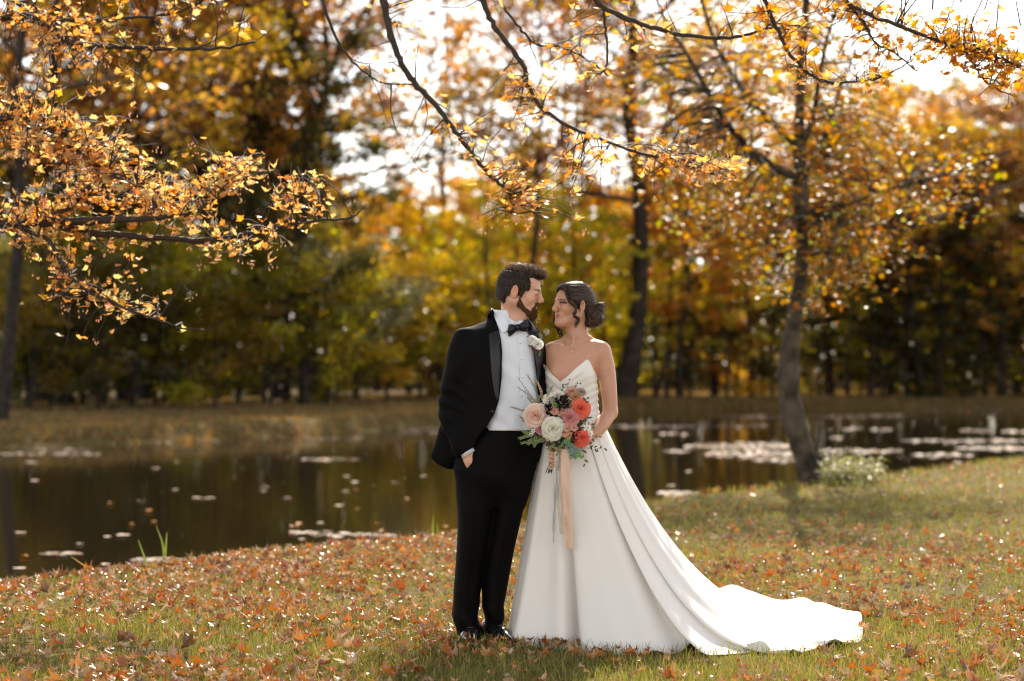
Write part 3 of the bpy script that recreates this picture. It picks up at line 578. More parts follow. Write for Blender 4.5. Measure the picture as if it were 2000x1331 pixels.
def leaning_maple():
    D = 21.7; p = lambda x, y, dd=0: P(x, y, D+dd)
    base = G(1592, 942); base = p(1592, 942); org = np.array([base[0], base[1], base[2]])
    t = thing('maple_tree', tuple(org), 'dark leaning maple with a mossy crooked trunk on the near bank right of the bride', 'tree')
    mb = MB()
    tr = [(1594, 965, 34), (1584, 938, 23), (1570, 885, 22), (1550, 820, 22), (1541, 760, 21), (1541, 700, 20), (1549, 640, 17), (1562, 560, 14), (1567, 480, 13.5), (1565, 400, 14), (1563, 340, 15), (1561, 280, 12), (1562, 200, 9.5), (1566, 120, 8.5), (1572, 40, 7), (1580, -80, 8), (1590, -260, 4)]
    pts = catmull(np.array([p(a, b) for a, b, _ in tr]), 4); r = np.interp(np.linspace(0, len(tr)-1, len(pts)), np.arange(len(tr)), [c for *_, c in tr])*D/FPX
    r *= 1+RNG.normal(0, .07, len(r)); mb.tube(pts, r, 14)
    for (a, b, s) in ((1612, 950, 18), (1566, 952, 16), (1586, 956, 15)):
        mb.tube(np.array([p(1582, 918, -.06), p((a+1582)/2, 938, -.12), p(a, b+6, -.18)]), np.array([15, 11, 5])*D/FPX, 7)
    mb.obj('trunk', M_bark_near, t, org)
    limbs = [
     [(1556, 350, 13, 0), (1500, 318, 11, -.3), (1440, 265, 9, -.6), (1400, 210, 8, -.8), (1350, 120, 6, -1), (1300, 40, 5, -1.2), (1260, -60, 3, -1.4)],
     [(1552, 282, 12, 0), (1490, 220, 10, .4), (1440, 160, 9, .7), (1400, 90, 7, 1), (1370, 0, 6, 1.2), (1340, -120, 3, 1.4)],
     [(1556, 345, 10, 0), (1520, 330, 8, .5), (1460, 300, 7, 1.0), (1420, 240, 6, 1.2), (1380, 180, 5, 1.5), (1290, 130, 4, 1.8), (1210, 60, 2, 2)],
     [(1570, 345, 8, 0), (1600, 290, 7, .4), (1630, 210, 6, .7), (1650, 150, 4, .9), (1690, 60, 2, 1.1)],
     [(1572, 275, 9, 0), (1590, 220, 8, -.3), (1600, 150, 7, -.5), (1620, 60, 6, -.7), (1650, -30, 4, -.9), (1690, -140, 2, -1)],
     [(1570, 430, 7, 0), (1640, 405, 6, -.6), (1740, 370, 5, -1.0), (1850, 340, 4, -1.4), (1990, 290, 2, -1.8)],
     [(1572, 500, 6, 0), (1660, 480, 6, .6), (1720, 465, 5, .8), (1800, 440, 4, 1.1), (1900, 400, 3, 1.4), (2010, 345, 2, 1.6)],
     [(1555, 400, 6, 0), (1500, 395, 5, .6), (1440, 410, 4, 1.0), (1380, 450, 2, 1.4)],
    ]
    nodes = []
    for L in limbs:
        c = np.array([p(a, b, q) for a, b, _, q in L]); cc = catmull(c, 6); rr = np.interp(np.linspace(0, len(L)-1, len(cc)), np.arange(len(L)), [s for _, _, s, _ in L])*D/FPX*.66
        m = MB(); m.tube(cc, rr, 8); o = m.obj('limb', M_bark_near, t, org); nodes += [q for q in cc[3:]]
    nodes = np.array(nodes)
    # leaf sprays: (px, py, sx, sy, number of sprays)
    reg = [(1400, 120, 170, 110, 90), (1280, 200, 120, 90, 30), (1450, 260, 120, 80, 60), (1360, 330, 110, 60, 50), (1420, 420, 90, 60, 55), (1500, 430, 50, 60, 35), (1620, 250, 70, 90, 60), (1680, 380, 80, 60, 60), (1640, 480, 60, 60, 55), (1610, 560, 30, 50, 18), (1700, 470, 60, 40, 30), (1820, 380, 110, 50, 45), (1750, 300, 90, 60, 35), (1600, 60, 120, 70, 50), (1700, 130, 70, 60, 25), (1400, -80, 250, 90, 60), (1680, -100, 160, 90, 40), (1930, 330, 70, 40, 14), (1500, 540, 40, 30, 12), (1700, 545, 25, 10, 5)]
    tw = MB(); pos, siz = [], []
    for (a, b, sx, sy, n) in reg:
        for _ in range(int(n*(.45 if b < 200 else .62))):
            e = p(a+RNG.normal(0, sx*.6), b+RNG.normal(0, sy*.6), RNG.normal(0, 1.1)); d = np.linalg.norm(nodes-e, axis=1); s = nodes[np.argmin(d)]; L = np.linalg.norm(e-s)
            if L > 1.6: s = e+(s-e)*1.6/L
            mid = (s+e)/2+np.array([0, 0, .12*L])+RNG.normal(0, .05, 3); tw.tube(catmull([s, mid, e], 3), np.linspace(.014, .005, 7), 3, cap=False)
            k = RNG.integers(9, 18); q = e+RNG.normal(0, .17, (k, 3))*np.array([1, 1, .55]); pos.append(q); siz.append(RNG.uniform(.07, .12, k))
    tw.obj('twigs', M_bark_near, t, org)['kind'] = 'stuff'
    pos = np.vstack(pos); siz = np.concatenate(siz); n = len(pos)
    pal = np.array([(.40, .19, .04), (.40, .25, .05), (.30, .27, .06), (.34, .12, .03)]); col = pal[RNG.choice(4, n, p=[.4, .28, .14, .18])]*RNG.uniform(.75, 1.15, n)[:, None]
    leaf_parts(t, org, pos, rot_mats(n, .9), siz, col, LV_flat, M_leaf, 300)
leaning_maple()

# ------------------------------------------------------------------ the maple at the left edge whose boughs hang over the couple
def overhanging_maple():
    D = 11.6; p = lambda x, y, dd=0: P(x, y, D+dd)
    org = np.array([p(-135, 900)[0], D+.3, 0.])
    t = thing('maple_tree', tuple(org), 'golden maple at the left edge of the photo, boughs hanging over the couple', 'tree')
    mb = MB(); tr = np.array([(org[0], D+.35, -.2), (org[0]+.02, D+.35, .5), (org[0]-.03, D+.33, 1.5), (org[0]-.06, D+.3, 2.4), (org[0]-.14, D+.25, 3.6), (org[0]-.1, D+.2, 5.2), (org[0]-.2, D, 7.2)])
    mb.tube(catmull(tr, 5), np.linspace(.25, .12, 31), 14); mb.obj('trunk', M_bark_near, t, org)
    def T(x, y, dd=0): return (x, y, dd)
    br = [  # px, py, depth offset, radius px
     ('bough', [(-70, 470, .3, 12), (0, 440, 0, 8.5), (60, 438, 0, 8), (150, 433, 0, 7), (230, 430, -.05, 5.5), (300, 427, -.1, 4.5), (370, 417, -.15, 3.5), (410, 395, -.15, 2.5), (440, 360, -.2, 1.6), (450, 320, -.2, 1.2)]),
     ('bough', [(110, 436, 0, 7), (150, 450, .1, 6.5), (220, 459, .15, 6), (300, 464, .2, 5.2), (390, 470, .2, 4.6), (450, 464, .2, 4), (520, 450, .15, 3.4), (590, 436, .1, 2.8), (640, 430, .1, 2.3), (690, 423, .1, 1.6), (715, 400, .1, 1)]),
     ('bough', [(-70, 60, .3, 6), (40, 30, .2, 5), (90, 52, .1, 4.2), (130, 78, 0, 3.8), (190, 91, 0, 3.4), (260, 94, -.1, 3.2), (340, 96, -.1, 3), (420, 96, -.2, 2.6), (500, 82, -.2, 2)]),
     ('bough', [(-70, -60, .3, 5), (60, 20, .3, 3.6), (150, 42, .3, 3.2), (240, 36, .3, 3), (330, 28, .3, 2.4), (400, 0, .3, 2), (450, -40, .3, 1.5)]),
     ('bough', [(20, 437, 0, 5), (95, 470, -.15, 4), (125, 525, -.25, 3.3), (170, 568, -.3, 2.8), (235, 598, -.35, 2.3), (300, 622, -.4, 1.8), (350, 640, -.4, 1.6), (400, 645, -.4, 1.2)]),
     ('bough', [(-60, 250, .2, 6), (0, 232, .1, 4.5), (60, 238, 0, 4), (110, 262, -.05, 3), (160, 300, -.1, 2.4), (210, 335, -.1, 2), (280, 368, -.2, 1.5)]),
     ('bough', [(60, 438, .1, 5), (130, 410, .2, 4), (170, 380, .3, 3.4), (240, 395, .3, 3), (310, 418, .3, 2)]),
     ('bough', [(-80, -500, .4, 14), (200, -460, .2, 12), (480, -330, 0, 10), (640, -200, 0, 8), (720, -80, 0, 6.6), (748, 0, 0, 6), (762, 60, 0, 5.6), (780, 115, 0, 5.2), (812, 165, 0, 4.8), (842, 195, 0, 4.4), (880, 243, 0, 4), (910, 285, 0, 3.6), (950, 335, 0, 3.1), (985, 368, 0, 2.5), (1000, 395, 0, 1.9), (998, 425, 0, 1.1)]),
     ('bough', [(480, -330, 0, 6), (600, -80, .1, 4), (650, 60, .1, 2.4), (678, 108, .1, 2.1), (710, 140, .1, 1.8), (745, 162, .1, 1.6), (812, 165, .05, 1.4)]),
     ('bough', [(-80, -620, .4, 14), (300, -600, .2, 12), (700, -420, .2, 10), (880, -180, .1, 7), (942, 0, 0, 4.8), (965, 50, 0, 4.5), (995, 92, 0, 4.2), (1025, 135, 0, 3.8), (1032, 170, 0, 3.5), (1060, 212, 0, 3.2), (1110, 246, 0, 3), (1180, 274, 0, 2.8), (1250, 300, 0, 2.4), (1330, 318, 0, 2), (1400, 345, 0, 1.3)]),
     ('bough', [(880, -180, .1, 5), (955, -40, .2, 3), (975, 0, .2, 2.4), (1005, 42, .2, 2.2), (1030, 72, .2, 2), (1050, 88, .2, 1.8), (1095, 92, .2, 1.5), (1150, 118, .2, 1.2), (1190, 150, .2, .9)]),
     ('bough', [(700, -420, .2, 9), (900, -330, -.2, 8), (1080, -120, -.3, 6), (1160, -5, -.3, 4.4), (1200, 26, -.3, 4.2), (1260, 50, -.3, 3.9), (1320, 66, -.3, 3.6), (1390, 74, -.3, 3.2), (1440, 72, -.3, 2.8), (1490, 58, -.3, 2.2), (1540, 50, -.3, 1.5)]),
     ('bough', [(1176, 12, -.3, 2.4), (1182, 50, -.3, 2.2), (1186, 95, -.3, 2), (1184, 130, -.3, 1.7), (1172, 146, -.3, 1)]),
     ('bough', [(900, -330, -.2, 9), (1200, -330, -.5, 7), (1420, -160, -.6, 5.2), (1485, -15, -.6, 3.8), (1515, 50, -.6, 3.4), (1535, 95, -.6, 3), (1570, 135, -.6, 2.6), (1605, 158, -.6, 2.3), (1660, 160, -.6, 2), (1720, 150, -.6, 1.5), (1780, 120, -.6, 1)]),
     ('bough', [(1200, -330, -.5, 7), (1450, -240, -.8, 6), (1600, -60, -.8, 4.4), (1650, 0, -.8, 3.6), (1700, 30, -.8, 3.3), (1760, 52, -.8, 3), (1830, 80, -.8, 2.6), (1885, 96, -.8, 2.3), (1945, 112, -.8, 2), (2010, 140, -.8, 1.6)]),
     ('bough', [(1885, 96, -.8, 1.8), (1905, 130, -.8, 1.6), (1920, 155, -.8, 1.4), (1950, 175, -.8, 1.2), (1985, 190, -.8, .8)]),
     ('bough', [(1650, 0, -.8, 2.6), (1690, 50, -.7, 2), (1710, 85, -.7, 1.7), (1750, 105, -.7, 1.3), (1790, 140, -.7, .9)]),
    ]
    nodes = []
    for nm, L in br:
        c = catmull(np.array([p(a, b, q) for a, b, q, _ in L]), 6)
        c += np.cumsum(RNG.normal(0, .0022, c.shape), axis=0)*0+RNG.normal(0, .003, c.shape)
        rr = np.interp(np.linspace(0, len(L)-1, len(c)), np.arange(len(L)), [s for *_, s in L])*D/FPX*1.15
        rr = rr*(1+.18*(RNG.random(len(rr)) < .2)); m = MB(); m.tube(c, rr, 8); m.obj(nm, M_twig, t, org); nodes += list(c)
    nodes = np.array(nodes)
    reg = [  # px, py, sx, sy, sprays, leaves per spray, palette (0 golden, 1 deep orange)
     (70, 180, 80, 80, 75, 5, 0), (100, 320, 100, 80, 100, 5, 0), (190, 250, 60, 50, 40, 5, 0), (250, 330, 70, 55, 62, 5, 0), (330, 375, 75, 35, 52, 5, 0), (250, 225, 20, 35, 12, 5, 0), (420, 350, 60, 35, 26, 5, 0), (500, 330, 60, 25, 24, 5, 0), (590, 335, 45, 22, 18, 5, 0), (380, 280, 40, 15, 8, 5, 0),
     (90, 455, 60, 22, 26, 5, 0), (200, 475, 40, 12, 10, 5, 0), (40, 400, 40, 40, 25, 5, 0), (500, 490, 45, 14, 12, 5, 0), (430, 495, 20, 8, 4, 4, 0), (400, 425, 40, 10, 8, 4, 0),
     (95, 530, 28, 12, 8, 5, 0), (120, 580, 34, 16, 12, 5, 0), (190, 560, 34, 14, 9, 5, 0), (240, 610, 34, 12, 10, 5, 0), (300, 598, 26, 10, 9, 5, 0), (85, 617, 14, 5, 2, 4, 0), (165, 672, 16, 9, 3, 4, 0), (130, 688, 8, 4, 1, 3, 0), (360, 540, 8, 6, 1, 3, 0), (345, 640, 10, 5, 1, 3, 0),
     (100, 60, 90, 50, 34, 4, 0), (260, 50, 120, 35, 14, 3, 0), (430, 40, 120, 30, 6, 2, 1), (500, 30, 40, 20, 3, 3, 1), (350, 80, 20, 8, 3, 3, 0), (30, 20, 30, 30, 14, 4, 0),
     (840, 5, 70, 10, 8, 3, 0), (790, 90, 40, 20, 4, 2, 0), (745, 95, 80, 40, 6, 2, 0), (800, 250, 45, 25, 4, 1.2, 0), (870, 215, 20, 15, 3, 1.5, 0),
     (1000, 165, 45, 20, 12, 4, 0), (1005, 195, 22, 14, 10, 4, 0), (1000, 240, 40, 18, 10, 3, 0), (900, 270, 50, 20, 6, 1.5, 0), (960, 290, 60, 20, 7, 2, 0), (1010, 330, 55, 18, 18, 5, 0), (1090, 350, 55, 16, 20, 5, 0), (960, 330, 30, 12, 6, 3, 0), (1060, 425, 35, 20, 10, 4, 0), (940, 425, 40, 18, 8, 2, 1), (1130, 385, 35, 14, 6, 4, 0), (1160, 438, 20, 5, 3, 4, 0), (820, 330, 20, 10, 3, 2, 1),
     (1100, 60, 60, 30, 10, 2, 1), (1120, 80, 80, 30, 9, 2, 0), (1160, 145, 30, 8, 4, 3, 0), (1240, 50, 50, 30, 6, 2, 0), (1250, 85, 30, 12, 4, 3, 0), (1070, 150, 40, 30, 4, 2, 0),
     (1270, 275, 40, 25, 9, 3, 1), (1310, 320, 50, 30, 14, 4, 0), (1380, 330, 45, 20, 18, 6, 0), (1430, 330, 30, 20, 14, 6, 0), (1330, 260, 30, 20, 4, 2, 0), (1210, 350, 30, 10, 3, 2, 1),
     (1480, 20, 90, 25, 12, 3, 1), (1560, 60, 60, 30, 12, 3, 1), (1620, 30, 50, 25, 9, 3, 1), (1560, 145, 40, 20, 8, 3, 0), (1680, 100, 60, 30, 12, 3, 1), (1700, 150, 40, 15, 6, 3, 1), (1760, 50, 60, 30, 14, 3, 1), (1810, 80, 50, 25, 12, 3, 1), (1880, 50, 60, 35, 22, 4, 1), (1950, 80, 45, 40, 20, 4, 1), (1930, 130, 30, 20, 8, 3, 1), (1960, 170, 30, 14, 5, 3, 1), (1860, 110, 60, 25, 8, 3, 1), (1400, 60, 40, 20, 3, 2, 1),
     (300, -120, 300, 90, 60, 5, 0), (1100, -120, 300, 80, 40, 4, 0), (1700, -100, 250, 60, 30, 4, 0),
    ]
    tw = MB(); pos, siz, pal_i, seeds = [], [], [], []
    for (a, b, sx, sy, n, lp, pal) in reg:
        for _ in range(int(n*(1.0 if a < 700 else .85 if a < 1450 else 1.25))):
            dd = RNG.normal(.14, .28)+(-.6 if a > 1450 else 0); e = p(a+RNG.normal(0, sx*.68), b+RNG.normal(0, sy*.72), dd)
            d = np.linalg.norm((nodes-e)*np.array([1, .5, 1]), axis=1); s = nodes[np.argsort(d)[RNG.integers(0, 12)]]; L = np.linalg.norm(e-s)
            if L > .55: # join to a point part of the way, so twigs fork from one another
                s = e+(s-e)*.55/L
            mid = (s*.5+e*.5)+np.array([0, 0, RNG.uniform(-.02, .10)*L])+RNG.normal(0, .03*L+.004, 3)
            path = catmull([s, s*.7+mid*.3+RNG.normal(0, .006, 3), mid, e], 3); tw.tube(path, np.linspace(.0052, .0019, len(path)), 4, cap=False)
            for _k in range(int(RNG.integers(0, 2))):
                i = RNG.integers(2, len(path)-1); q = path[i]+RNG.normal(0, .06, 3); tw.tube(np.array([path[i], (path[i]+q)/2+RNG.normal(0, .006, 3), q]), np.array([.0026, .0021, .0015]), 3, cap=False)
                if RNG.random() < .5: pos.append(q[None]); siz.append(RNG.uniform(.05, .085, 1)); pal_i.append(np.array([pal]))
                elif RNG.random() < .5: seeds.append(q)
            k = max(1, int(RNG.poisson(lp*(.72 if a < 700 else .9)))); f = RNG.random(k)**.6
            q = np.array([path[int(u*(len(path)-1))] for u in f])+RNG.normal(0, .048, (k, 3))*np.array([1, 1, .5])-np.array([0, 0, .015]); pos.append(q); siz.append(RNG.uniform(.042, .085, k)); pal_i.append(np.full(k, pal))
            if RNG.random() < .22: seeds.append(e+np.array([0, 0, -.02]))
    tw.obj('twigs', M_twig, t, org)['kind'] = 'stuff'
    # hanging seed clusters
    sd = MB()
    for q in seeds:
        for _k in range(int(RNG.integers(2, 6))):
            a = q+RNG.normal(0, .012, 3); b = a-np.array([RNG.normal(0, .006), 0, RNG.uniform(.015, .03)])
            sd.tube(np.array([a, b]), .0006, 3, (.4, .25, .15), cap=False); sd.tube(np.array([b, b-np.array([.002, 0, .008]), b-np.array([0, 0, .014])]), np.array([.001, .0042, .001]), 5, (.85, .62, .45), cap=False)
    sd.obj('seeds', M_leaf, t, org)['kind'] = 'stuff'
    pos = np.vstack(pos); siz = np.concatenate(siz); pal_i = np.concatenate(pal_i); n = len(pos)
    g = np.array([(.80, .48, .21), (.76, .41, .16), (.66, .52, .22), (.70, .31, .10)])[RNG.choice(4, n, p=[.42, .25, .20, .13])]
    d_ = np.array([(.62, .30, .06), (.55, .22, .04), (.45, .17, .04), (.60, .40, .10)])[RNG.choice(4, n, p=[.4, .3, .15, .15])]
    col = np.where(pal_i[:, None] == 1, d_, g)*RNG.uniform(.8, 1.12, n)[:, None]
    R = rot_mats(n, .8)
    print('near leaves', n)
    leaf_parts(t, org, pos, R, siz, col, LV_flat+LV_curl[:4], M_leaf, 300)
overhanging_maple()

# ------------------------------------------------------------------ small plants on the near bank
def reed(px, py, tips, label, name='reed', colr=(.15, .19, .05)):
    o = P(px, py, FPX*(HC+.05)/(py-YH)); d = o[1]
    t = thing(name, tuple(o), label, 'plant'); 
    for pts, w in tips:
        c = catmull(np.array([P(a, b, d) for a, b in pts]), 5); ww = np.linspace(1, .08, len(c))**.7*w*d/FPX
        mb = MB(); Pg = np.stack([c-np.array([1, 0, 0])*ww[:, None], c+np.array([0, .15, 0])*ww[:, None], c+np.array([1, 0, 0])*ww[:, None]], 1); mb.grid(Pg, colr); mb.obj('blade', M_grass, t, o)
reed(292, 1118, [([(290, 1120), (283, 1092), (270, 1055)], 3.2)], 'single upright green reed blade at the water edge, left of the crossed pair')
reed(322, 1112, [([(321, 1115), (323, 1080), (326, 1040)], 3.4), ([(322, 1112), (318, 1065), (305, 1027)], 2.6)], 'pair of crossed green reed blades at the water edge')
reed(183, 1130, [([(183, 1132), (172, 1110), (160, 1102), (138, 1087)], 2.4)], 'dry bent straw coloured stalk leaning over the water at left', 'dry_stalk', (.55, .36, .15))
reed(846, 1052, [([(846, 1056), (845, 1030), (847, 1006)], 2.6), ([(852, 1056), (855, 1040), (853, 1022)], 2)], 'thin green reed standing in the bank just left of the groom')
def aster_bush():
    o = G(1655, 946, 0); D = o[1]; t = thing('wild_aster_bush', tuple(o), 'pale frosty looking bush of small white flowers beside the leaning maple', 'bush')
    st = MB(); n = 2600; pos = []
    for i in range(70):
        a = P(1655+RNG.normal(0, 30), 946, D+RNG.normal(0, .25)); a[2] = -.15; e = P(1600+RNG.random()*120, 895+abs(RNG.normal(0, 14)), D+RNG.normal(0, .4)); st.tube(catmull([a, (a+e)/2+RNG.normal(0, .04, 3), e], 3), np.linspace(.005, .002, 7), 3, (.35, .3, .18), cap=False)
        k = n//70; f = RNG.random(k)**.6; pos.append(a+(e-a)*f[:, None]+RNG.normal(0, .055, (k, 3)))
    st.obj('stems', M_grass, t, o)['kind'] = 'stuff'
    pos = np.vstack(pos); n = len(pos); col = np.where((RNG.random(n) < .5)[:, None], np.array([.34, .32, .18]), np.array([.24, .24, .08]))*RNG.uniform(.7, 1.1, n)[:, None]
    scatter(PADS, pos, rot_mats(n, 1.2), RNG.uniform(.02, .045, n), col, 'blossoms', M_leaf, t, o)['kind'] = 'stuff'
aster_bush()
# ------------------------------------------------------------------ sculpting by distance fields on a (non-uniform) grid
def smin(a, b, k):
    if k <= 0: return np.minimum(a, b)
    h = np.maximum(k-np.abs(a-b), 0)/k
    return np.minimum(a, b)-h*h*k*.25
class Field:
    def __init__(s, xs, ys, zs):
        s.x, s.y, s.z = [np.asarray(a, np.float32) for a in (xs, ys, zs)]; s.F = np.full((len(xs), len(ys), len(zs)), .5, np.float32)
    def sl(s, lo, hi):
        r = []
        for a, l, h in zip((s.x, s.y, s.z), lo, hi):
            i = max(0, np.searchsorted(a, l)-1); j = min(len(a), np.searchsorted(a, h)+1); r.append(slice(i, max(j, i+1)))
        return tuple(r)
    def pts(s, S): return s.x[S[0]][:, None, None], s.y[S[1]][None, :, None], s.z[S[2]][None, None, :]
    def put(s, S, d, k, op):
        f = s.F[S]
        if op == 'add': s.F[S] = smin(f, d, k)
        elif op == 'sub': s.F[S] = -smin(-f, d, k)
    def ell(s, c, r, k=.01, op='add', R=None):
        c = np.asarray(c, float); r = np.asarray(r, float); m = (max(r) if R is not None else r)+k+.02
        S = s.sl(c-m, c+m); X, Y, Z = s.pts(S); x, y, z = X-c[0], Y-c[1], Z-c[2]
        if R is not None:
            Rt = np.asarray(R); x, y, z = (Rt[0, 0]*x+Rt[1, 0]*y+Rt[2, 0]*z, Rt[0, 1]*x+Rt[1, 1]*y+Rt[2, 1]*z, Rt[0, 2]*x+Rt[1, 2]*y+Rt[2, 2]*z)
        k0 = np.sqrt((x/r[0])**2+(y/r[1])**2+(z/r[2])**2); k1 = np.sqrt((x/r[0]**2)**2+(y/r[1]**2)**2+(z/r[2]**2)**2)+1e-6
        s.put(S, (k0*(k0-1)/k1).astype(np.float32), k, op)
    def cap(s, a, b, ra, rb, k=.01, op='add', sy=1.0):
        a = np.asarray(a, float); b = np.asarray(b, float); m = max(ra, rb)+k+.02; S = s.sl(np.minimum(a, b)-m, np.maximum(a, b)+m); X, Y, Z = s.pts(S)
        ab = b-a; L2 = ab@ab+1e-12; t = np.clip(((X-a[0])*ab[0]+(Y-a[1])*ab[1]+(Z-a[2])*ab[2])/L2, 0, 1)
        d = np.sqrt((X-a[0]-t*ab[0])**2+((Y-a[1]-t*ab[1])*sy)**2+(Z-a[2]-t*ab[2])**2)-(ra+(rb-ra)*t)
        s.put(S, d.astype(np.float32), k, op)
    def chain(s, pts, rad, k=.01, sy=1.0, op='add'):
        P_ = catmull(np.array(pts, float), 5); r_ = catmull(np.array([[v, 0, 0] for v in rad], float), 5)[:, 0] if len(rad) > 2 else np.linspace(rad[0], rad[-1], len(P_))
        m = max(rad)+k+.02; S = s.sl(P_.min(0)-m, P_.max(0)+m); X, Y, Z = s.pts(S); D = None
        for i in range(len(P_)-1):
            a, b = P_[i], P_[i+1]; ab = b-a; t = np.clip(((X-a[0])*ab[0]+(Y-a[1])*ab[1]+(Z-a[2])*ab[2])/(ab@ab+1e-12), 0, 1)
            d = np.sqrt((X-a[0]-t*ab[0])**2+((Y-a[1]-t*ab[1])*sy)**2+(Z-a[2]-t*ab[2])**2)-(r_[i]+(r_[i+1]-r_[i])*t); D = d if D is None else np.minimum(D, d)
        s.put(S, D.astype(np.float32), k, op)
    def stack(s, rows, k=.01, op='add', e=2.0, grow=0.0, wob=None):
        """rows (photo row, left edge, right edge, y offset from the couple's plane, depth radius)"""
        R = np.array(rows, float); zz = HC-(R[:, 0]-YH)*DC/FPX; cx = ((R[:, 1]+R[:, 2])/2-1000)*DC/FPX; rx = (R[:, 2]-R[:, 1])/2*DC/FPX
        t = np.arange(len(R)); n = 8; tt = np.linspace(0, len(R)-1, (len(R)-1)*n+1)
        c = catmull(np.stack([zz, cx, rx, DC+R[:, 3], R[:, 4]], 1), n); o = np.argsort(c[:, 0]); c = c[o]
        lo = (np.min(c[:, 1]-c[:, 2])-.03-grow, np.min(c[:, 3]-c[:, 4])-.03-grow, c[0, 0]-.03); hi = (np.max(c[:, 1]+c[:, 2])+.03+grow, np.max(c[:, 3]+c[:, 4])+.03+grow, c[-1, 0]+.03)
        S = s.sl(lo, hi); X, Y, Z = s.pts(S); z = Z.ravel(); g = lambda i: np.interp(z, c[:, 0], c[:, i])[None, None, :]
        rx_, ry_ = g(2)+grow, g(4)+grow
        q = (np.abs((X-g(1))/rx_)**e+np.abs((Y-g(3))/ry_)**e)**(1/e)
        d = (q-1)*np.minimum(rx_, ry_)
        if wob is not None: d = d+wob(X, Y, Z)
        d = np.maximum(d, np.maximum(Z-c[-1, 0], c[0, 0]-Z)); s.put(S, d.astype(np.float32), k, op)
    def surf_y(s, x, z):
        """first surface met going away from the camera at (x, z)"""
        ix = np.clip(np.searchsorted(s.x, x), 1, len(s.x)-2); iz = np.clip(np.searchsorted(s.z, z), 1, len(s.z)-2)
        fx = np.clip((x-s.x[ix-1])/(s.x[ix]-s.x[ix-1]), 0, 1); fz = np.clip((z-s.z[iz-1])/(s.z[iz]-s.z[iz-1]), 0, 1)
        f = (s.F[ix-1, :, iz-1]*(1-fx)*(1-fz)+s.F[ix, :, iz-1]*fx*(1-fz)+s.F[ix-1, :, iz]*(1-fx)*fz+s.F[ix, :, iz]*fx*fz)
        n = np.where(f < 0)[0]
        if not len(n): return None
        i = max(1, n[0]); t = f[i-1]/(f[i-1]-f[i]+1e-9); return float(s.y[i-1]+t*(s.y[i]-s.y[i-1]))
    def nets(s):
        F = s.F; inn = F < 0; c = np.zeros(tuple(n-1 for n in F.shape), np.int8)
        off = [(i, j, k) for i in (0, 1) for j in (0, 1) for k in (0, 1)]; sh = c.shape
        sub = lambda A, o: A[o[0]:o[0]+sh[0], o[1]:o[1]+sh[1], o[2]:o[2]+sh[2]]
        for o in off: c += sub(inn, o)
        I, J, K = np.where((c > 0) & (c < 8)); idx = np.full(sh, -1, np.int32); idx[I, J, K] = np.arange(len(I))
        acc = np.zeros((len(I), 3)); cnt = np.zeros(len(I))
        for a in off:
            for ax in range(3):
                if a[ax]: continue
                b = list(a); b[ax] = 1; fa = F[I+a[0], J+a[1], K+a[2]]; fb = F[I+b[0], J+b[1], K+b[2]]; m = (fa < 0) != (fb < 0)
                t = np.where(m, fa/np.where(m, fa-fb, 1), 0); p = np.tile(np.array(a, float), (len(I), 1)); p[:, ax] = t; acc += p*m[:, None]; cnt += m
        acc /= cnt[:, None]; V = np.zeros((len(I), 3))
        for ax, (g, Q) in enumerate(((s.x, I), (s.y, J), (s.z, K))): V[:, ax] = g[Q]+acc[:, ax]*(g[Q+1]-g[Q])
        Fs = []
        for ax in range(3):
            o1, o2 = [(1, 2), (2, 0), (0, 1)][ax]
            A = inn; sl0 = [slice(1, -1)]*3; sl0[ax] = slice(0, -1); sl1 = [slice(1, -1)]*3; sl1[ax] = slice(1, None)
            a, b = A[tuple(sl0)], A[tuple(sl1)]; q = np.array(np.where(a != b)).T; ina = a[a != b]
            q = q+1; q[:, ax] -= 1
            def at(d1, d2):
                r = q.copy(); r[:, o1] -= d1; r[:, o2] -= d2; return idx[r[:, 0], r[:, 1], r[:, 2]]
            f = np.stack([at(1, 1), at(0, 1), at(0, 0), at(1, 0)], 1); f = np.where(ina[:, None], f, f[:, ::-1]); f = f[(f >= 0).all(1)]; Fs.append(f)
        return V, np.vstack(Fs)
def relax(V, F, n=2, amt=.5):
    for _ in range(n):
        A = np.zeros_like(V); c = np.zeros(len(V))
        for a, b in ((0, 1), (1, 2), (2, 3), (3, 0)):
            np.add.at(A, F[:, a], V[F[:, b]]); np.add.at(c, F[:, a], 1); np.add.at(A, F[:, b], V[F[:, a]]); np.add.at(c, F[:, b], 1)
        V = V*(1-amt)+amt*A/np.maximum(c, 1)[:, None]
    return V
def X_(px): return (px-1000)*DC/FPX
def Z_(py): return HC-(py-YH)*DC/FPX
def Q(px, py, dy=0.0): return np.array([X_(px), DC+dy, Z_(py)])
def ax(*segs):
    """grid coordinates from (start, end, step) runs"""
    return np.unique(np.round(np.concatenate([np.arange(a, b, st) for a, b, st in segs]+[[segs[-1][1]]]), 5))
def finish(fld, name, mat, parent, origin, tintf=None, rel=1):
    V, F = fld.nets(); V = relax(V, F, rel, .4) if rel else V
    T = np.ones((len(V), 3)) if tintf is None else tintf(V)
    return link(make_mesh(name, V-np.asarray(origin), [F], T, True), name, mat, parent)

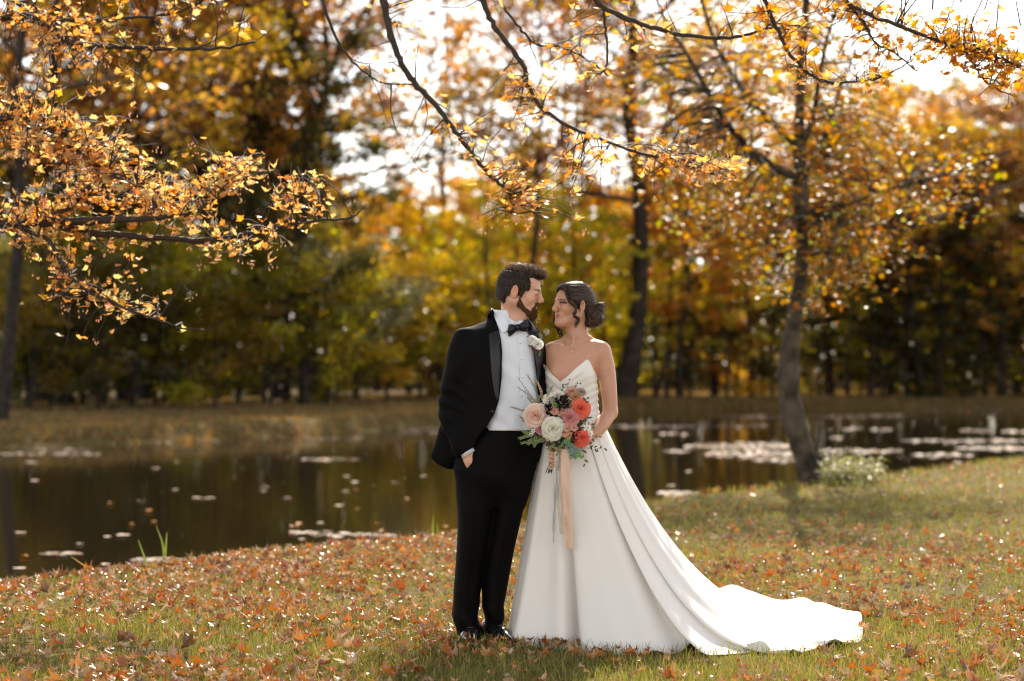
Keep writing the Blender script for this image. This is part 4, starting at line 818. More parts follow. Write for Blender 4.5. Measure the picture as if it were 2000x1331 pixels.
M_skin_m = principled('skin_man', (.66, .36, .245), .52, .4, tint=True, sss=.12, noise=(40, .05), bump=(260, .12, .002))
M_skin_w = principled('skin_woman', (.53, .268, .170), .42, .45, tint=True, sss=.12, noise=(40, .04), bump=(260, .08, .002))
M_suit = principled('black_wool', (.0030, .0025, .0024), .66, .08, bump=(700, .2, .001), noise=(3, .2))
M_satin = principled('lapel_satin', (.006, .006, .008), .38, .35, bump=(300, .05, .001))
M_shirt = principled('white_cotton', (.72, .73, .79), .75, .3, bump=(14, .12, .01))
M_gown = principled('ivory_satin', (.80, .75, .70), .5, .35, sheen=.05, bump=(2.2, .10, .05))
M_hair_m = leafy('dark_brown_hair', (.022, .012, .007), transl=.2, rough=.5, spec=.22); M_beard = leafy('brown_beard', (.075, .038, .018), transl=.25, rough=.6, spec=.15)
M_strand = leafy('sunlit_hair_strand', (.040, .022, .012), transl=.35, rough=.3, spec=.9)  # glossy strands, base colour lightened towards a sunlit look
M_hair_w = leafy('brunette_hair', (.040, .018, .010), transl=.15, rough=.42, spec=.3)
M_shoe = principled('patent_leather', (.012, .011, .011), .12, .7, coat=.6)
M_white = principled('eye_white', (.75, .72, .70), .2, .6)
M_iris = principled('dark_iris', (.03, .015, .008), .08, .8)
M_pearl = principled('pearl', (.8, .75, .68), .15, .9, coat=1)
M_gold = principled('gold_chain', (.8, .55, .28), .3, .6, metal=1)

class Head:
    """local frame: +x the face, +y its left, +z up; s scales"""
    def __init__(s, C, face, pitch, roll=0.0, scale=1.0):
        yaw = math.atan2(face[1], face[0]); s.C = np.array(C, float); s.s = scale
        s.R = np.array(Matrix.Rotation(yaw, 3, 'Z') @ Matrix.Rotation(-pitch, 3, 'Y') @ Matrix.Rotation(roll, 3, 'X'))
    def w(s, p): return s.C+s.R@(np.asarray(p, float)*s.s)
    def inv(s, V): return (V-s.C)@s.R/s.s
def sculpt_head(f, h, male):
    k = h.s; E = lambda c, r, kk=.01, op='add', rot=None: f.ell(h.w(c), np.array(r)*k, kk*k, op, h.R if rot is None else h.R@np.array(Matrix.Rotation(rot[0], 3, rot[1])))
    C_ = lambda a, b, ra, rb, kk=.01, op='add': f.cap(h.w(a), h.w(b), ra*k, rb*k, kk*k, op)
    E((-.018, 0, .030), (.094, .074, .084), .02)                 # skull
    E((.030, 0, .030), (.060, .062, .060), .02)                  # forehead
    E((.030, 0, -.030), (.057, .056, .075), .02)                 # mid face
    jw = .052 if male else .045
    for sy in (-1, 1):
        C_((-.010, sy*jw, -.052), (.062, sy*.018, -.098), .020, .019, .025)   # jaw
        E((.056, sy*.036, -.026), (.026, .022, .024), .02)       # cheek
        E((.086, sy*.033, .002), (.013, .017, .012), .010, 'sub')  # eye socket
        E((.077, sy*.032, .001), (.0135, .0155, .0125), .004)     # lids over the eye
    E((.079, 0, -.103), (.017, .019, .016), .018)                # chin
    E((.050, 0, -.092), (.035, .035, .020), .02)
    C_((.084, -.028, .020), (.084, .028, .020), .0095 if male else .007, .0095 if male else .007, .014)  # brow
    nd = 0 if male else -.004
    C_((.086, 0, .014), (.106, 0, -.022+nd), .0095, .0115, .014)   # nose bridge
    E((.111 if male else .109, 0, -.0275+nd), (.0115, .0115, .0095) if male else (.0095, .0095, .0085), .008)
    for sy in (-1, 1): E((.102, sy*.0125, -.032+nd), (.0105, .0075, .0078), .006); E((.106, sy*.006, -.040+nd), (.005, .003, .003), .002, 'sub')
    E((.076, 0, -.058+nd), (.018, .034, .020), .014)                # muzzle
    for sy in (-1, 1):
        for (x0, x1, zz_, rr) in ((.0905, .0790, -.0553, .0042), (.0895, .0785, -.0660, .0050)): C_((x0, 0, zz_+nd), (x0-.003, sy*.011, zz_+nd), rr, rr, .004); C_((x0-.003, sy*.011, zz_+nd), (x1, sy*.023, -.0590+nd), rr, rr*.5, .004)
        C_((.0955, 0, -.0606+nd), (.0925, sy*.011, -.0608+nd), .0011, .0011, .002, 'sub'); C_((.0925, sy*.011, -.0608+nd), (.0835, sy*.025, -.0575+nd), .0011, .0011, .002, 'sub')
    for sy in (-1, 1):                                           # ears
        rot = (sy*.35, 'Z')
        E((-.014, sy*.0775, -.008), (.0185, .009, .031), .006, 'add', rot)
        E((-.010, sy*.0835, -.003), (.0095, .006, .017), .003, 'sub', rot)
        E((-.010, sy*.0765, -.030), (.008, .006, .010), .005)
def head_tint(h, male):
    def fn(V):
        L = h.inv(V); x, y, z = L[:, 0], np.abs(L[:, 1]), L[:, 2]; T = np.ones((len(V), 3)); on = np.linalg.norm(L, axis=1) < .17
        def paint(mask, col): 
            m = np.clip(mask, 0, 1)[:, None]*on[:, None]; T[:] = T*(1-m)+np.array(col)*m
        blob = lambda cx, cy, cz, rx, ry, rz, p=2: np.exp(-(((x-cx)/rx)**2+((y-cy)/ry)**2+((z-cz)/rz)**2)**p)
        paint(blob(.088, 0, (-.0605 if male else -.0648)+6*y*y, .03, .030, .0085)*(.55 if male else .9), (.85, .50, .45) if male else (.74, .30, .30))            # lips
        br = blob(.085, .031, .0185+.0*z, .03, .020, .0042 if male else .0036); paint(br*.95, (.10, .065, .05))       # eyebrows
        if not male:
            paint(blob(.08, .037, .006, .03, .022, .0090)*.85, (.24, .15, .12)); paint(blob(.08, .037, .002, .03, .021, .0042), (.03, .02, .02))   # eye make-up and lashes
            paint(blob(.06, .045, -.03, .03, .02, .02, 1)*.35, (1.0, .74, .66))
        else:
            paint(blob(.09, .033, -.004, .03, .015, .0022)*.95, (.10, .06, .05))
            st = sstep(-.045, -.085, z)*sstep(-.05, -.01, x)*.0+blob(-.0, .05, -.085, .06, .05, .035)*.35; paint(st, (.50, .42, .40))
            paint(blob(-.014, .085, -.008, .03, .02, .04)*.5, (1.05, .72, .62)); paint(blob(.115, 0, -.03, .015, .02, .015)*.4, (1.05, .75, .68))
        return T
    return fn
def eyes(h, parent, org, look, male):
    for sy in (-1, 1):
        mb = MB(); c = h.w((.0822, sy*.0325, .0005)); r = .0088*h.s
        def ball(c, r, mb, t=(1, 1, 1)):
            th = np.linspace(0, np.pi, 9)[:, None]; ph = np.linspace(0, 2*np.pi, 13)[None]
            g = np.stack([np.sin(th)*np.cos(ph), np.sin(th)*np.sin(ph), np.cos(th)*np.ones_like(ph)], -1)*r+c; mb.grid(g, t)
        ball(c, r, mb); e = mb.obj('eye', M_white, parent, org); m2 = MB(); d = h.R@np.array(look)/np.linalg.norm(look); ball(c+d*r*.42, r*.72, m2); m2.obj('iris', M_iris, e, (0, 0, 0)); 
        e.children[0].location = (0, 0, 0)
        for v in e.children[0].data.vertices: v.co = Vector((v.co.x-org[0], v.co.y-org[1], v.co.z-org[2]))
def strands(h, verts, norms, n, length, width, flow, rng, lift=.35, curl=.0, tone=(.5, 1.6)):
    """thin tapering hair ribbons lying along the hair surface"""
    mb = MB(); i = rng.integers(0, len(verts), n)
    P0 = verts[i]; N = norms[i]; D = np.array([flow(p) for p in h.inv(P0)])@h.R.T; D -= (D*N).sum(1)[:, None]*N*(1-lift); D += N*lift*.6+rng.normal(0, .22, D.shape); D /= np.linalg.norm(D, axis=1)[:, None]
    L = length*rng.uniform(.5, 1.2, n)[:, None]; S = np.cross(D, N); S /= np.linalg.norm(S, axis=1)[:, None]+1e-9; w = width*rng.uniform(.6, 1.2, n)[:, None]
    c = rng.normal(0, curl, (n, 3)); a = P0-N*.001; b = P0+D*L*.5+N*.0015+c*.4; e = P0+D*L-N*.002*(1-lift)+c
    V = np.stack([a-S*w, a+S*w, b+S*w*.8, b-S*w*.8, e], 1).reshape(-1, 3); k = np.arange(n)[:, None]*5
    t = np.repeat(rng.uniform(*tone, n)[:, None]*np.array([1, .95, .9]), 5, axis=0)
    mb.add2(V, k+np.array([[3, 2, 4]]), k+np.array([[0, 1, 2, 3]]), t); return mb
def vnorm(V, F):
    n = np.cross(V[F[:, 2]]-V[F[:, 0]], V[F[:, 3]]-V[F[:, 1]]); N = np.zeros_like(V)
    for c in range(4): np.add.at(N, F[:, c], n)
    return N/(np.linalg.norm(N, axis=1)[:, None]+1e-12)
def patch(name, mat, parent, org, fld, left, right, rows=14, cols=7, off=.004, thick=.003, tint=(1, 1, 1), base=None, fold=None):
    """cloth piece lying on a sculpted surface, between two edge lines given in photo pixels"""
    Lc = catmull(np.array([(*a, 0) for a in left], float), 8); Rc = catmull(np.array([(*a, 0) for a in right], float), 8)
    s = np.linspace(0, 1, rows); li = np.stack([np.interp(s, np.linspace(0, 1, len(Lc)), Lc[:, k]) for k in (0, 1)], 1); ri = np.stack([np.interp(s, np.linspace(0, 1, len(Rc)), Rc[:, k]) for k in (0, 1)], 1)
    t = np.linspace(0, 1, cols); g = li[:, None]*(1-t)[None, :, None]+ri[:, None]*t[None, :, None]; out = np.zeros((rows, cols, 3)); last = base
    for i in range(rows):
        for j in range(cols):
            x, z = X_(g[i, j, 0]), Z_(g[i, j, 1]); y = fld.surf_y(x, z)
            out[i, j] = (x, np.nan if y is None else y, z)
    y = out[..., 1]; m = np.nanmedian(y) if np.isfinite(y).any() else DC-.1
    y[~np.isfinite(y)] = m; 
    for _ in range(2):
        yy = y.copy(); yy[1:-1] = (y[:-2]+2*y[1:-1]+y[2:])/4; y[:] = np.minimum(yy, y+.002)
    if fold is not None: y -= fold(s[:, None], t[None])
    out[..., 1] = y-off
    back = out.copy(); back[..., 1] += thick; mb = MB(); mb.grid(out, tint, flip=False); mb.grid(back, tint, flip=True)
    for A, B in ((out[0], back[0]), (out[-1], back[-1]), (out[:, 0], back[:, 0]), (out[:, -1], back[:, -1])): mb.grid(np.stack([A, B]), tint)
    return mb.obj(name, mat, parent, org)
def hand(f, wrist, palm, tips, thumb, s=1.0):
    """adds a palm and five bent fingers; tips: list of (knuckle, mid, tip)"""
    f.cap(wrist, palm, .021*s, .030*s, .012, sy=1.35)
    for (a, b, c) in tips: f.cap(a, b, .0088*s, .0082*s, .006); f.cap(b, c, .0082*s, .0068*s, .004)
    a, b, c = thumb; f.cap(a, b, .011*s, .0092*s, .008); f.cap(b, c, .0092*s, .0075*s, .004)

# ------------------------------------------------------------------ the groom
def groom():
    org = Q(942, 1258); org[2] = 0.0
    t = thing('person', tuple(org), 'bearded man in black tuxedo and bow tie, one hand in his pocket, facing the woman', 'person')
    h = Head((.040, DC-.005, 1.690), (math.cos(-.16), math.sin(-.16)), math.radians(-11), 0, 1.0)
    # --- body: one continuous skin
    f = Field(ax((-.36, -.10, .008), (-.10, .20, .0034), (.20, .26, .008)), ax((DC-.20, DC-.11, .008), (DC-.11, DC+.11, .0036), (DC+.11, DC+.18, .01)), ax((.02, 1.45, .012), (1.45, 1.84, .0034)))
    sculpt_head(f, h, True)
    f.chain([h.w((-.030, 0, -.035)), Q(1000, 618, .01), Q(985, 660, .02)], [.058, .056, .066], .03)
    f.chain([h.w((.03, 0, -.085)), Q(1006, 628, -.02)], [.030, .036], .03)
    f.stack([(650, 940, 1035, .01, .07), (700, 925, 1050, 0, .10), (780, 930, 1050, 0, .10), (840, 935, 1045, 0, .10), (900, 910, 1040, 0, .10), (960, 905, 1035, 0, .09)], .03)
    f.chain([Q(910, 668), Q(885, 795, -.01), Q(905, 872, -.075)], [.05, .042, .029], .02)                      # his right arm to the pocket
    f.chain([Q(1040, 668, .01), Q(1070, 780, .07), Q(1110, 800, .13)], [.05, .042, .03], .02)                  # left arm round her back
    wr = Q(908, 877, -.080); pm = Q(918, 898, -.088)
    hand(f, wr, pm, [(Q(914+5*i, 905, -.095+.008*i), Q(917+6*i, 922, -.088+.01*i), Q(920+6*i, 934, -.078+.01*i)) for i in range(4)], (Q(924, 882, -.09), Q(934, 896, -.095), Q(938, 908, -.09)))
    wl_ = Q(1110, 800, .13); hand(f, wl_, Q(1128, 802, .13), [(Q(1138, 790+6*i, .12), Q(1150, 790+6*i, .11), Q(1160, 791+6*i, .10)) for i in range(4)], (Q(1120, 790, .12), Q(1128, 780, .11), Q(1136, 776, .10)))
    f.chain([Q(930, 950), Q(920, 1090, .0), Q(914, 1235, 0)], [.080, .045, .036], .01); f.chain([Q(1003, 950, .02), Q(980, 1090, .03), Q(965, 1230, .02)], [.080, .045, .036], .01)
    V, F = f.nets(); V = relax(V, F, 1, .3); T = head_tint(h, True)(V); body = link(make_mesh('body', V-org, [F], T), 'body', M_skin_m, t)
    
    # --- hair: cropped sides, fuller swept-up top
    g = Field(ax((-.12, .20, .0034)), ax((DC-.12, DC+.12, .004)), ax((1.56, 1.86, .0034)))
    E = lambda c, r, k=.012, op='add': g.ell(h.w(c), np.array(r)*h.s, k, op, h.R)
    E((-.019, 0, .031), (.0985, .0790, .0885)); E((-.050, 0, -.020), (.064, .068, .070), .02)
    for sy in (-1, 1): E((.018, sy*.058, .022), (.036, .021, .046), .01); E((.017, sy*.069, -.008), (.010, .008, .024), .006)
    E((.012, 0, .098), (.078, .056, .034), .02); E((.070, 0, .094), (.036, .046, .027), .012); E((.094, -.008, .084), (.015, .030, .014), .008); E((.088, .02, .09), (.02, .02, .018), .006)
    E((.112, 0, .0), (.060, .10, .078), .006, 'sub')     # keep the face clear
    E((.055, 0, -.10), (.085, .12, .085), .01, 'sub')
    for sy in (-1, 1): E((-.013, sy*.082, -.012), (.021, .02, .034), .004, 'sub'); E((.048, sy*.062, -.030), (.026, .03, .040), .004, 'sub'); E((-.035, sy*.075, -.060), (.030, .028, .032), .006, 'sub')
    g.cap(h.w((-.10, -.1, -.105)), h.w((-.10, .1, -.105)), .045, .045, .006, 'sub')
    X, Y, Z = g.x[:, None, None], g.y[None, :, None], g.z[None, None, :]
    g.F += (.0022*np.sin(X*330+np.sin(Z*160)*2)*np.sin(Y*280+Z*90)+.0016*np.sin(Z*420+X*260+Y*150)).astype(np.float32)
    V, F = g.nets(); hr = link(make_mesh('hair', V-org, [F], np.tile([.7, .7, .7], (len(V), 1))), 'hair', M_hair_m, t); N = vnorm(V, F); rg = np.random.default_rng(5)
    k = h.inv(V)[:, 2] > -.09; V2, N2 = V[k], N[k]
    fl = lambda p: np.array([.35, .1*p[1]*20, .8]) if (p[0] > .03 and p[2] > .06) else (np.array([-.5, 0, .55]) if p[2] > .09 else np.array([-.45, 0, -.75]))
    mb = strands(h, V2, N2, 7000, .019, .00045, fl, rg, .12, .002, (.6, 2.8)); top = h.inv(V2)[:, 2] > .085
    mb.obj('strands', M_strand, hr, org); hr.children[0]['kind'] = 'stuff'
    strands(h, V2, N2, 260, .030, .0003, fl, rg, .7, .008, (2, 8)).obj('flyaways', M_strand, hr, org)['kind'] = 'stuff'  # loose hairs in brighter tones, rim light put into their colour
    m2 = strands(h, V2[top], N2[top], 2600, .013, .0005, fl, rg, .4, .004, (1.5, 9.0)); m2.obj('tousled_top', M_strand, hr, org)['kind'] = 'stuff'  # top strands toned up, sun highlights painted into the tint
    # --- beard
    b = Field(ax((-.05, .17, .0034)), ax((DC-.10, DC+.10, .004)), ax((1.53, 1.70, .0034)))
    E = lambda c, r, k=.01, op='add': b.ell(h.w(c), np.array(r), k, op, h.R)
    b2 = lambda a, c, ra, rb, k=.01, op='add': b.cap(h.w(a), h.w(c), ra, rb, k, op)
    for sy in (-1, 1):
        b2((.012, sy*.0585, -.034), (.016, sy*.0555, -.060), .0045, .0095, .01); b2((.016, sy*.051, -.064), (.062, sy*.024, -.097), .0162, .0198, .02); b2((.0845, sy*.021, -.050), (.0845, sy*.025, -.074), .0078, .0092, .012)
    b2((.0925, -.017, -.0475), (.0925, .017, -.0475), .0064, .0064, .006); E((.081, 0, -.103), (.0215, .026, .0225), .015); b2((.096, 0, -.082), (.090, 0, -.09), .007, .012, .01)
    E((.040, 0, -.072), (.048, .036, .03), .01)
    X, Y, Z = b.x[:, None, None], b.y[None, :, None], b.z[None, None, :]; b.F += (.0012*np.sin(X*500)*np.sin(Z*480+Y*300)).astype(np.float32)
    V, F = b.nets(); bo = link(make_mesh('beard', V-org, [F], np.tile([1.3, 1.15, 1.0], (len(V), 1))), 'beard', M_beard, t); N = vnorm(V, F)
    strands(h, V, N, 5200, .008, .0004, lambda p: np.array([.25, 0, -.9]), rg, .3, .002, (.8, 2.8)).obj('strands', M_beard, bo, org)['kind'] = 'stuff'
    # --- trousers
    q = Field(ax((-.32, .17, .006)), ax((DC-.16, DC+.18, .008)), ax((.03, 1.09, .008)))
    def wl2(X, Y, Z): return .006*np.sin(X*38+np.sin(Z*6)*1.6)*np.clip(1.15-Z, 0, 1)+.006*np.sin(Z*46+X*30)*np.exp(-((Z-.12)/.07)**2)+.004*np.sin(Z*22+X*14+1)*np.exp(-((Z-.80)/.12)**2)
    q.stack([(834, 926, 1058, 0, .113), (860, 906, 1060, 0, .122), (900, 887, 1052, 0, .124), (935, 888, 1042, 0, .118), (965, 891, 1033, .005, .10), (990, 900, 1025, .005, .07)], .02, wob=wl2)
    q.stack([(915, 888, 990, 0, .112), (1000, 892, 967, 0, .10), (1060, 892, 956, 0, .092), (1110, 890, 945, 0, .083), (1160, 886, 940, 0, .078), (1205, 884, 938, 0, .074), (1228, 889, 944, 0, .073), (1240, 893, 948, -.005, .075)], .018, wob=wl2)
    q.stack([(915, 950, 1047, .02, .112), (958, 958, 1034, .022, .105), (1009, 960, 1021, .025, .098), (1066, 948, 1008, .03, .090), (1120, 941, 998, .035, .082), (1178, 940, 987, .035, .076), (1222, 944, 980, .03, .073), (1236, 946, 978, .025, .074)], .018, wob=wl2)
    finish(q, 'trousers', M_suit, t, org, rel=1)
    for L, R_, o in (([(925, 1000), (922, 1080), (914, 1160), (914, 1225)], [(927, 1000), (924, 1080), (916, 1160), (916, 1225)], 0), ([(994, 1000), (979, 1090), (968, 1160), (961, 1222)], [(996, 1000), (981, 1090), (970, 1160), (963, 1222)], 0)):
        patch('crease', M_suit, t, org, q, L, R_, 20, 3, .0025, .002)
    # --- shirt
    s = Field(ax((-.17, .16, .0045)), ax((DC-.16, DC+.14, .006)), ax((1.00, 1.60, .0045)))
    def ws(X, Y, Z): return (.0042*np.sin((X*.9+Z*.7)*48+1.5*np.sin(Z*24+X*9))*np.clip(1.55-Z, .15, .5)*2+.004*np.sin(X*70-Z*20)*np.exp(-((Z-1.07)/.05)**2))
    s.stack([(606, 962, 1012, .022, .064), (622, 962, 1020, .015, .068), (634, 950, 1036, .01, .085), (655, 935, 1050, 0, .108), (700, 932, 1055, 0, .122), (760, 936, 1058, 0, .126), (810, 936, 1056, 0, .126), (840, 936, 1055, -.003, .129)], .01, wob=ws)
    finish(s, 'shirt', M_shirt, t, org, rel=1)
    patch('placket', M_shirt, t, org, s, [(1010, 655), (1015, 720), (1014, 780), (1006, 836)], [(1021, 655), (1026, 720), (1025, 780), (1017, 836)], 24, 4, .003, .002)
    for (bx, by) in ((1017, 670), (1019, 702), (1020, 737), (1019, 772), (1013, 808)):
        y = s.surf_y(X_(bx), Z_(by)); mb = MB(); c = np.array([X_(bx), y-.006, Z_(by)]); mb.tube(np.array([c+[0, .002, 0], c-[0, .0015, 0]]), .0048, 10); mb.obj('button', M_pearl, t, org)
    # collar wings
    col = Field(ax((-.11, .09, .0035)), ax((DC-.10, DC+.12, .004)), ax((1.50, 1.63, .0035)))
    col.stack([(602, 959, 1008, .025, .070), (616, 960, 1020, .018, .072), (632, 966, 1030, .008, .076)], .004); col.F = np.abs(col.F+.002)-.0035
    X, Y, Z = col.x[:, None, None], col.y[None, :, None], col.z[None, None, :]; col.F = np.maximum(col.F, (Z-(Z_(603)-.58*(X-X_(962)))).astype(np.float32)+0*Y)
    finish(col, 'collar', M_shirt, t, org, rel=2)
    for L, R_ in (([(962, 610), (970, 630), (981, 651)], [(990, 624), (994, 637), (999, 644)]), ([(1006, 632), (1012, 640), (1018, 648)], [(1020, 622), (1025, 632), (1029, 640)])):
        patch('collar_wing', M_shirt, t, org, s, L, R_, 8, 5, .013, .003)
    # bow tie
    bt = MB(); c = Q(1011, 641, -.118)
    for sx, (wx, wz) in ((-1, (-20, 6)), (1, (22, -4))):
        u = np.linspace(0, 1, 7); v = np.linspace(-1, 1, 7); ctr = c+np.array([wx*DC/FPX, .0, -wz*DC/FPX])*u[:, None]; hgt = np.interp(u, [0, .25, .8, 1], [.011, .017, .029, .027])
        fr = ctr[:, None]+np.array([0, 0, 1.])*hgt[:, None, None]*v[None, :, None]; fr[..., 1] -= .010*np.sin(np.pi*u)[:, None]*(1-v[None]**2)+.003*np.cos(v[None]*7)*u[:, None]
        fr[..., 0] += -sx*.006*(np.abs(v)[None]*u[:, None]); bk = fr.copy(); bk[..., 1] += .012; bt.grid(fr); bt.grid(bk, flip=True); bt.grid(np.stack([fr[-1], bk[-1]])); bt.grid(np.stack([fr[:, 0], bk[:, 0]])); bt.grid(np.stack([fr[:, -1], bk[:, -1]]))
    bt.tube(np.array([c+[0, -.006, .013], c+[0, -.016, 0], c+[0, -.006, -.013]]), np.array([.007, .0095, .007]), 8); bt.obj('bow_tie', M_satin, t, org)
    # --- jacket
    j = Field(ax((-.43, .21, .005)), ax((DC-.20, DC+.20, .0065)), ax((.80, 1.60, .005)))
    def wj(X, Y, Z): return .0055*np.sin((Z*1.0+X*.55)*88+np.sin(X*30))*np.exp(-((X+.30)/.07)**2)*np.exp(-((Z-1.16)/.12)**2)+.003*np.sin(Z*34-X*40)*np.exp(-((X+.27)/.08)**2)+.003*np.sin(X*55-Z*25)*np.clip(1.25-Z, 0, .4)*2
    j.stack([(612, 956, 1016, .03, .066), (626, 947, 1034, .022, .086), (636, 926, 1044, .02, .098), (648, 905, 1056, .012, .112), (668, 895, 1064, .004, .128), (700, 892, 1068, 0, .138), (750, 893, 1069, 0, .142), (800, 893, 1066, 0, .140), (850, 888, 1060, 0, .142), (890, 884, 1052, .01, .13), (902, 886, 1050, .01, .13)], .01, wob=wj)
    j.stack([(641, 900, 930, .012, .050), (647, 890, 936, .01, .064), (664, 882, 940, .005, .074), (690, 873, 938, 0, .078), (720, 867, 932, 0, .076), (750, 861, 926, 0, .073), (780, 857, 922, 0, .070), (800, 855, 922, -.005, .068), (818, 858, 925, -.015, .066), (840, 866, 930, -.035, .062), (860, 876, 934, -.055, .058), (880, 886, 936, -.068, .054), (892, 892, 936, -.075, .050)], .022, wob=wj)
    j.stack([(770, 880, 905, .05, .04), (800, 868, 910, .055, .05), (840, 857, 912, .055, .055), (870, 848, 910, .05, .05), (893, 840, 906, .05, .042), (903, 846, 902, .05, .04), (912, 862, 896, .05, .036), (918, 874, 890, .05, .03)], .015, wob=wj)
    X, Y, Z = j.x[:, None, None], j.y[None, :, None], j.z[None, None, :]; zf = j.z
    op = np.array([(596, 958, 1012), (620, 966, 1020), (645, 975, 1028), (665, 979, 1036), (688, 981, 1042), (738, 980, 1048), (781, 975, 1050), (807, 966, 1054), (834, 950, 1060), (848, 938, 1066), (865, 929, 1075), (905, 926, 1080)], float)
    zz = Z_(op[:, 0])[::-1]; xl = np.interp(zf, zz, X_(op[:, 1])[::-1])[None, None, :]; xr = np.interp(zf, zz, X_(op[:, 2])[::-1])[None, None, :]
    cut = np.maximum(np.maximum(xl-X, X-xr), Y-(DC+.03)); low = np.maximum(np.maximum(X_(934)-X, Z-Z_(852)), Y-(DC+.1))
    j.F = np.maximum(j.F, -np.minimum(cut, 1)).astype(np.float32)
    nl = np.array([18, 30.])/np.hypot(18, 30); pl = ((X-X_(901))*nl[0]-(Z-Z_(887))*nl[1]); cuff = np.minimum(np.maximum(np.maximum(-pl, X-X_(945)), Y-(DC-.0)), 1); cuff = np.maximum(cuff, X_(885)-X)
    j.F = np.maximum(j.F, -cuff).astype(np.float32)
    inner = np.maximum.reduce([np.abs(X-X_(1000))+0*Y+0*Z-.0, 0*X+0*Y+0*Z]) if False else None
    jk = finish(j, 'jacket', M_suit, t, org, rel=1)
    # white cuff round the wrist
    a, b_ = Q(908, 872, -.076), Q(917.5, 887, -.082); mb = MB(); d = (b_-a)/np.linalg.norm(b_-a); mb.tube(np.array([a, b_, b_-d*.004, a]), np.array([.033, .0385, .034, .030]), 20, cap=False); mb.obj('shirt_cuff', M_shirt, t, org)
    # pocket opening of the trousers over the hand
    # lapels (satin), with a notch, and collar of the jacket
    patch('lapel', M_satin, t, org, j, [(955, 653), (958, 690), (961, 730), (966, 765), (973, 786)], [(974, 645), (982, 690), (980, 738), (977, 765), (974, 787)], 22, 6, .006, .005)
    patch('jacket_collar', M_suit, t, org, j, [(953, 616), (951, 634), (954, 652)], [(963, 604), (970, 628), (974, 646)], 10, 5, .008, .006)
    patch('lapel', M_satin, t, org, j, [(1030, 648), (1039, 676), (1047, 712), (1049, 745)], [(1044, 640), (1056, 655), (1062, 680), (1052, 746)], 18, 6, .006, .005)
    patch('jacket_collar', M_suit, t, org, j, [(1019, 628), (1024, 640), (1029, 650)], [(1026, 622), (1036, 630), (1044, 641)], 8, 4, .008, .006)
    yb = j.surf_y(X_(962), Z_(803)) or DC-.14; c = np.array([X_(962), yb-.004, Z_(803)]); mb = MB(); mb.tube(np.array([c+[0, .003, 0], c, c-[0, .003, 0]]), np.array([.009, .009, .007]), 12); mb.obj('jacket_button', M_satin, t, org)
    # --- shoes
    for (px, py, yaw, dy) in ((915, 1250, .15, 0), (968, 1246, .42, .03)):
        a = Q(px, 1258, dy); d = np.array([math.sin(yaw), -math.cos(yaw), 0]); sh = Field(ax((a[0]-.13, a[0]+.17, .005)), ax((a[1]-.27, a[1]+.13, .005)), ax((-.01, .13, .005)))
        heel = a+d*-.07; toe = a+d*.19; mid = a+d*.07
        sh.cap(heel+[0, 0, .045], mid+[0, 0, .04], .040, .046, .02); sh.cap(mid+[0, 0, .034], toe+[0, 0, .022], .046, .030, .02); sh.cap(heel+[0, 0, .08], heel+d*.03+[0, 0, .09], .040, .036, .02)
        sh.F = np.maximum(sh.F, (.004-sh.z[None, None, :])); so = finish(sh, 'shoe', M_shoe, t, org)
        mb = MB()
        for i in range(4): q0 = mid+d*(.02-.022*i)+[0, 0, .088-.001*i+.004*i]; s_ = np.array([-d[1], d[0], 0])*.018; mb.tube(np.array([q0-s_, q0+[0, 0, .004], q0+s_]), .0022, 5)
        mb.obj('laces', M_shoe, so, org)
    return t, j
G_ROOT, JF = groom()
print('groom', time.time()-t0)

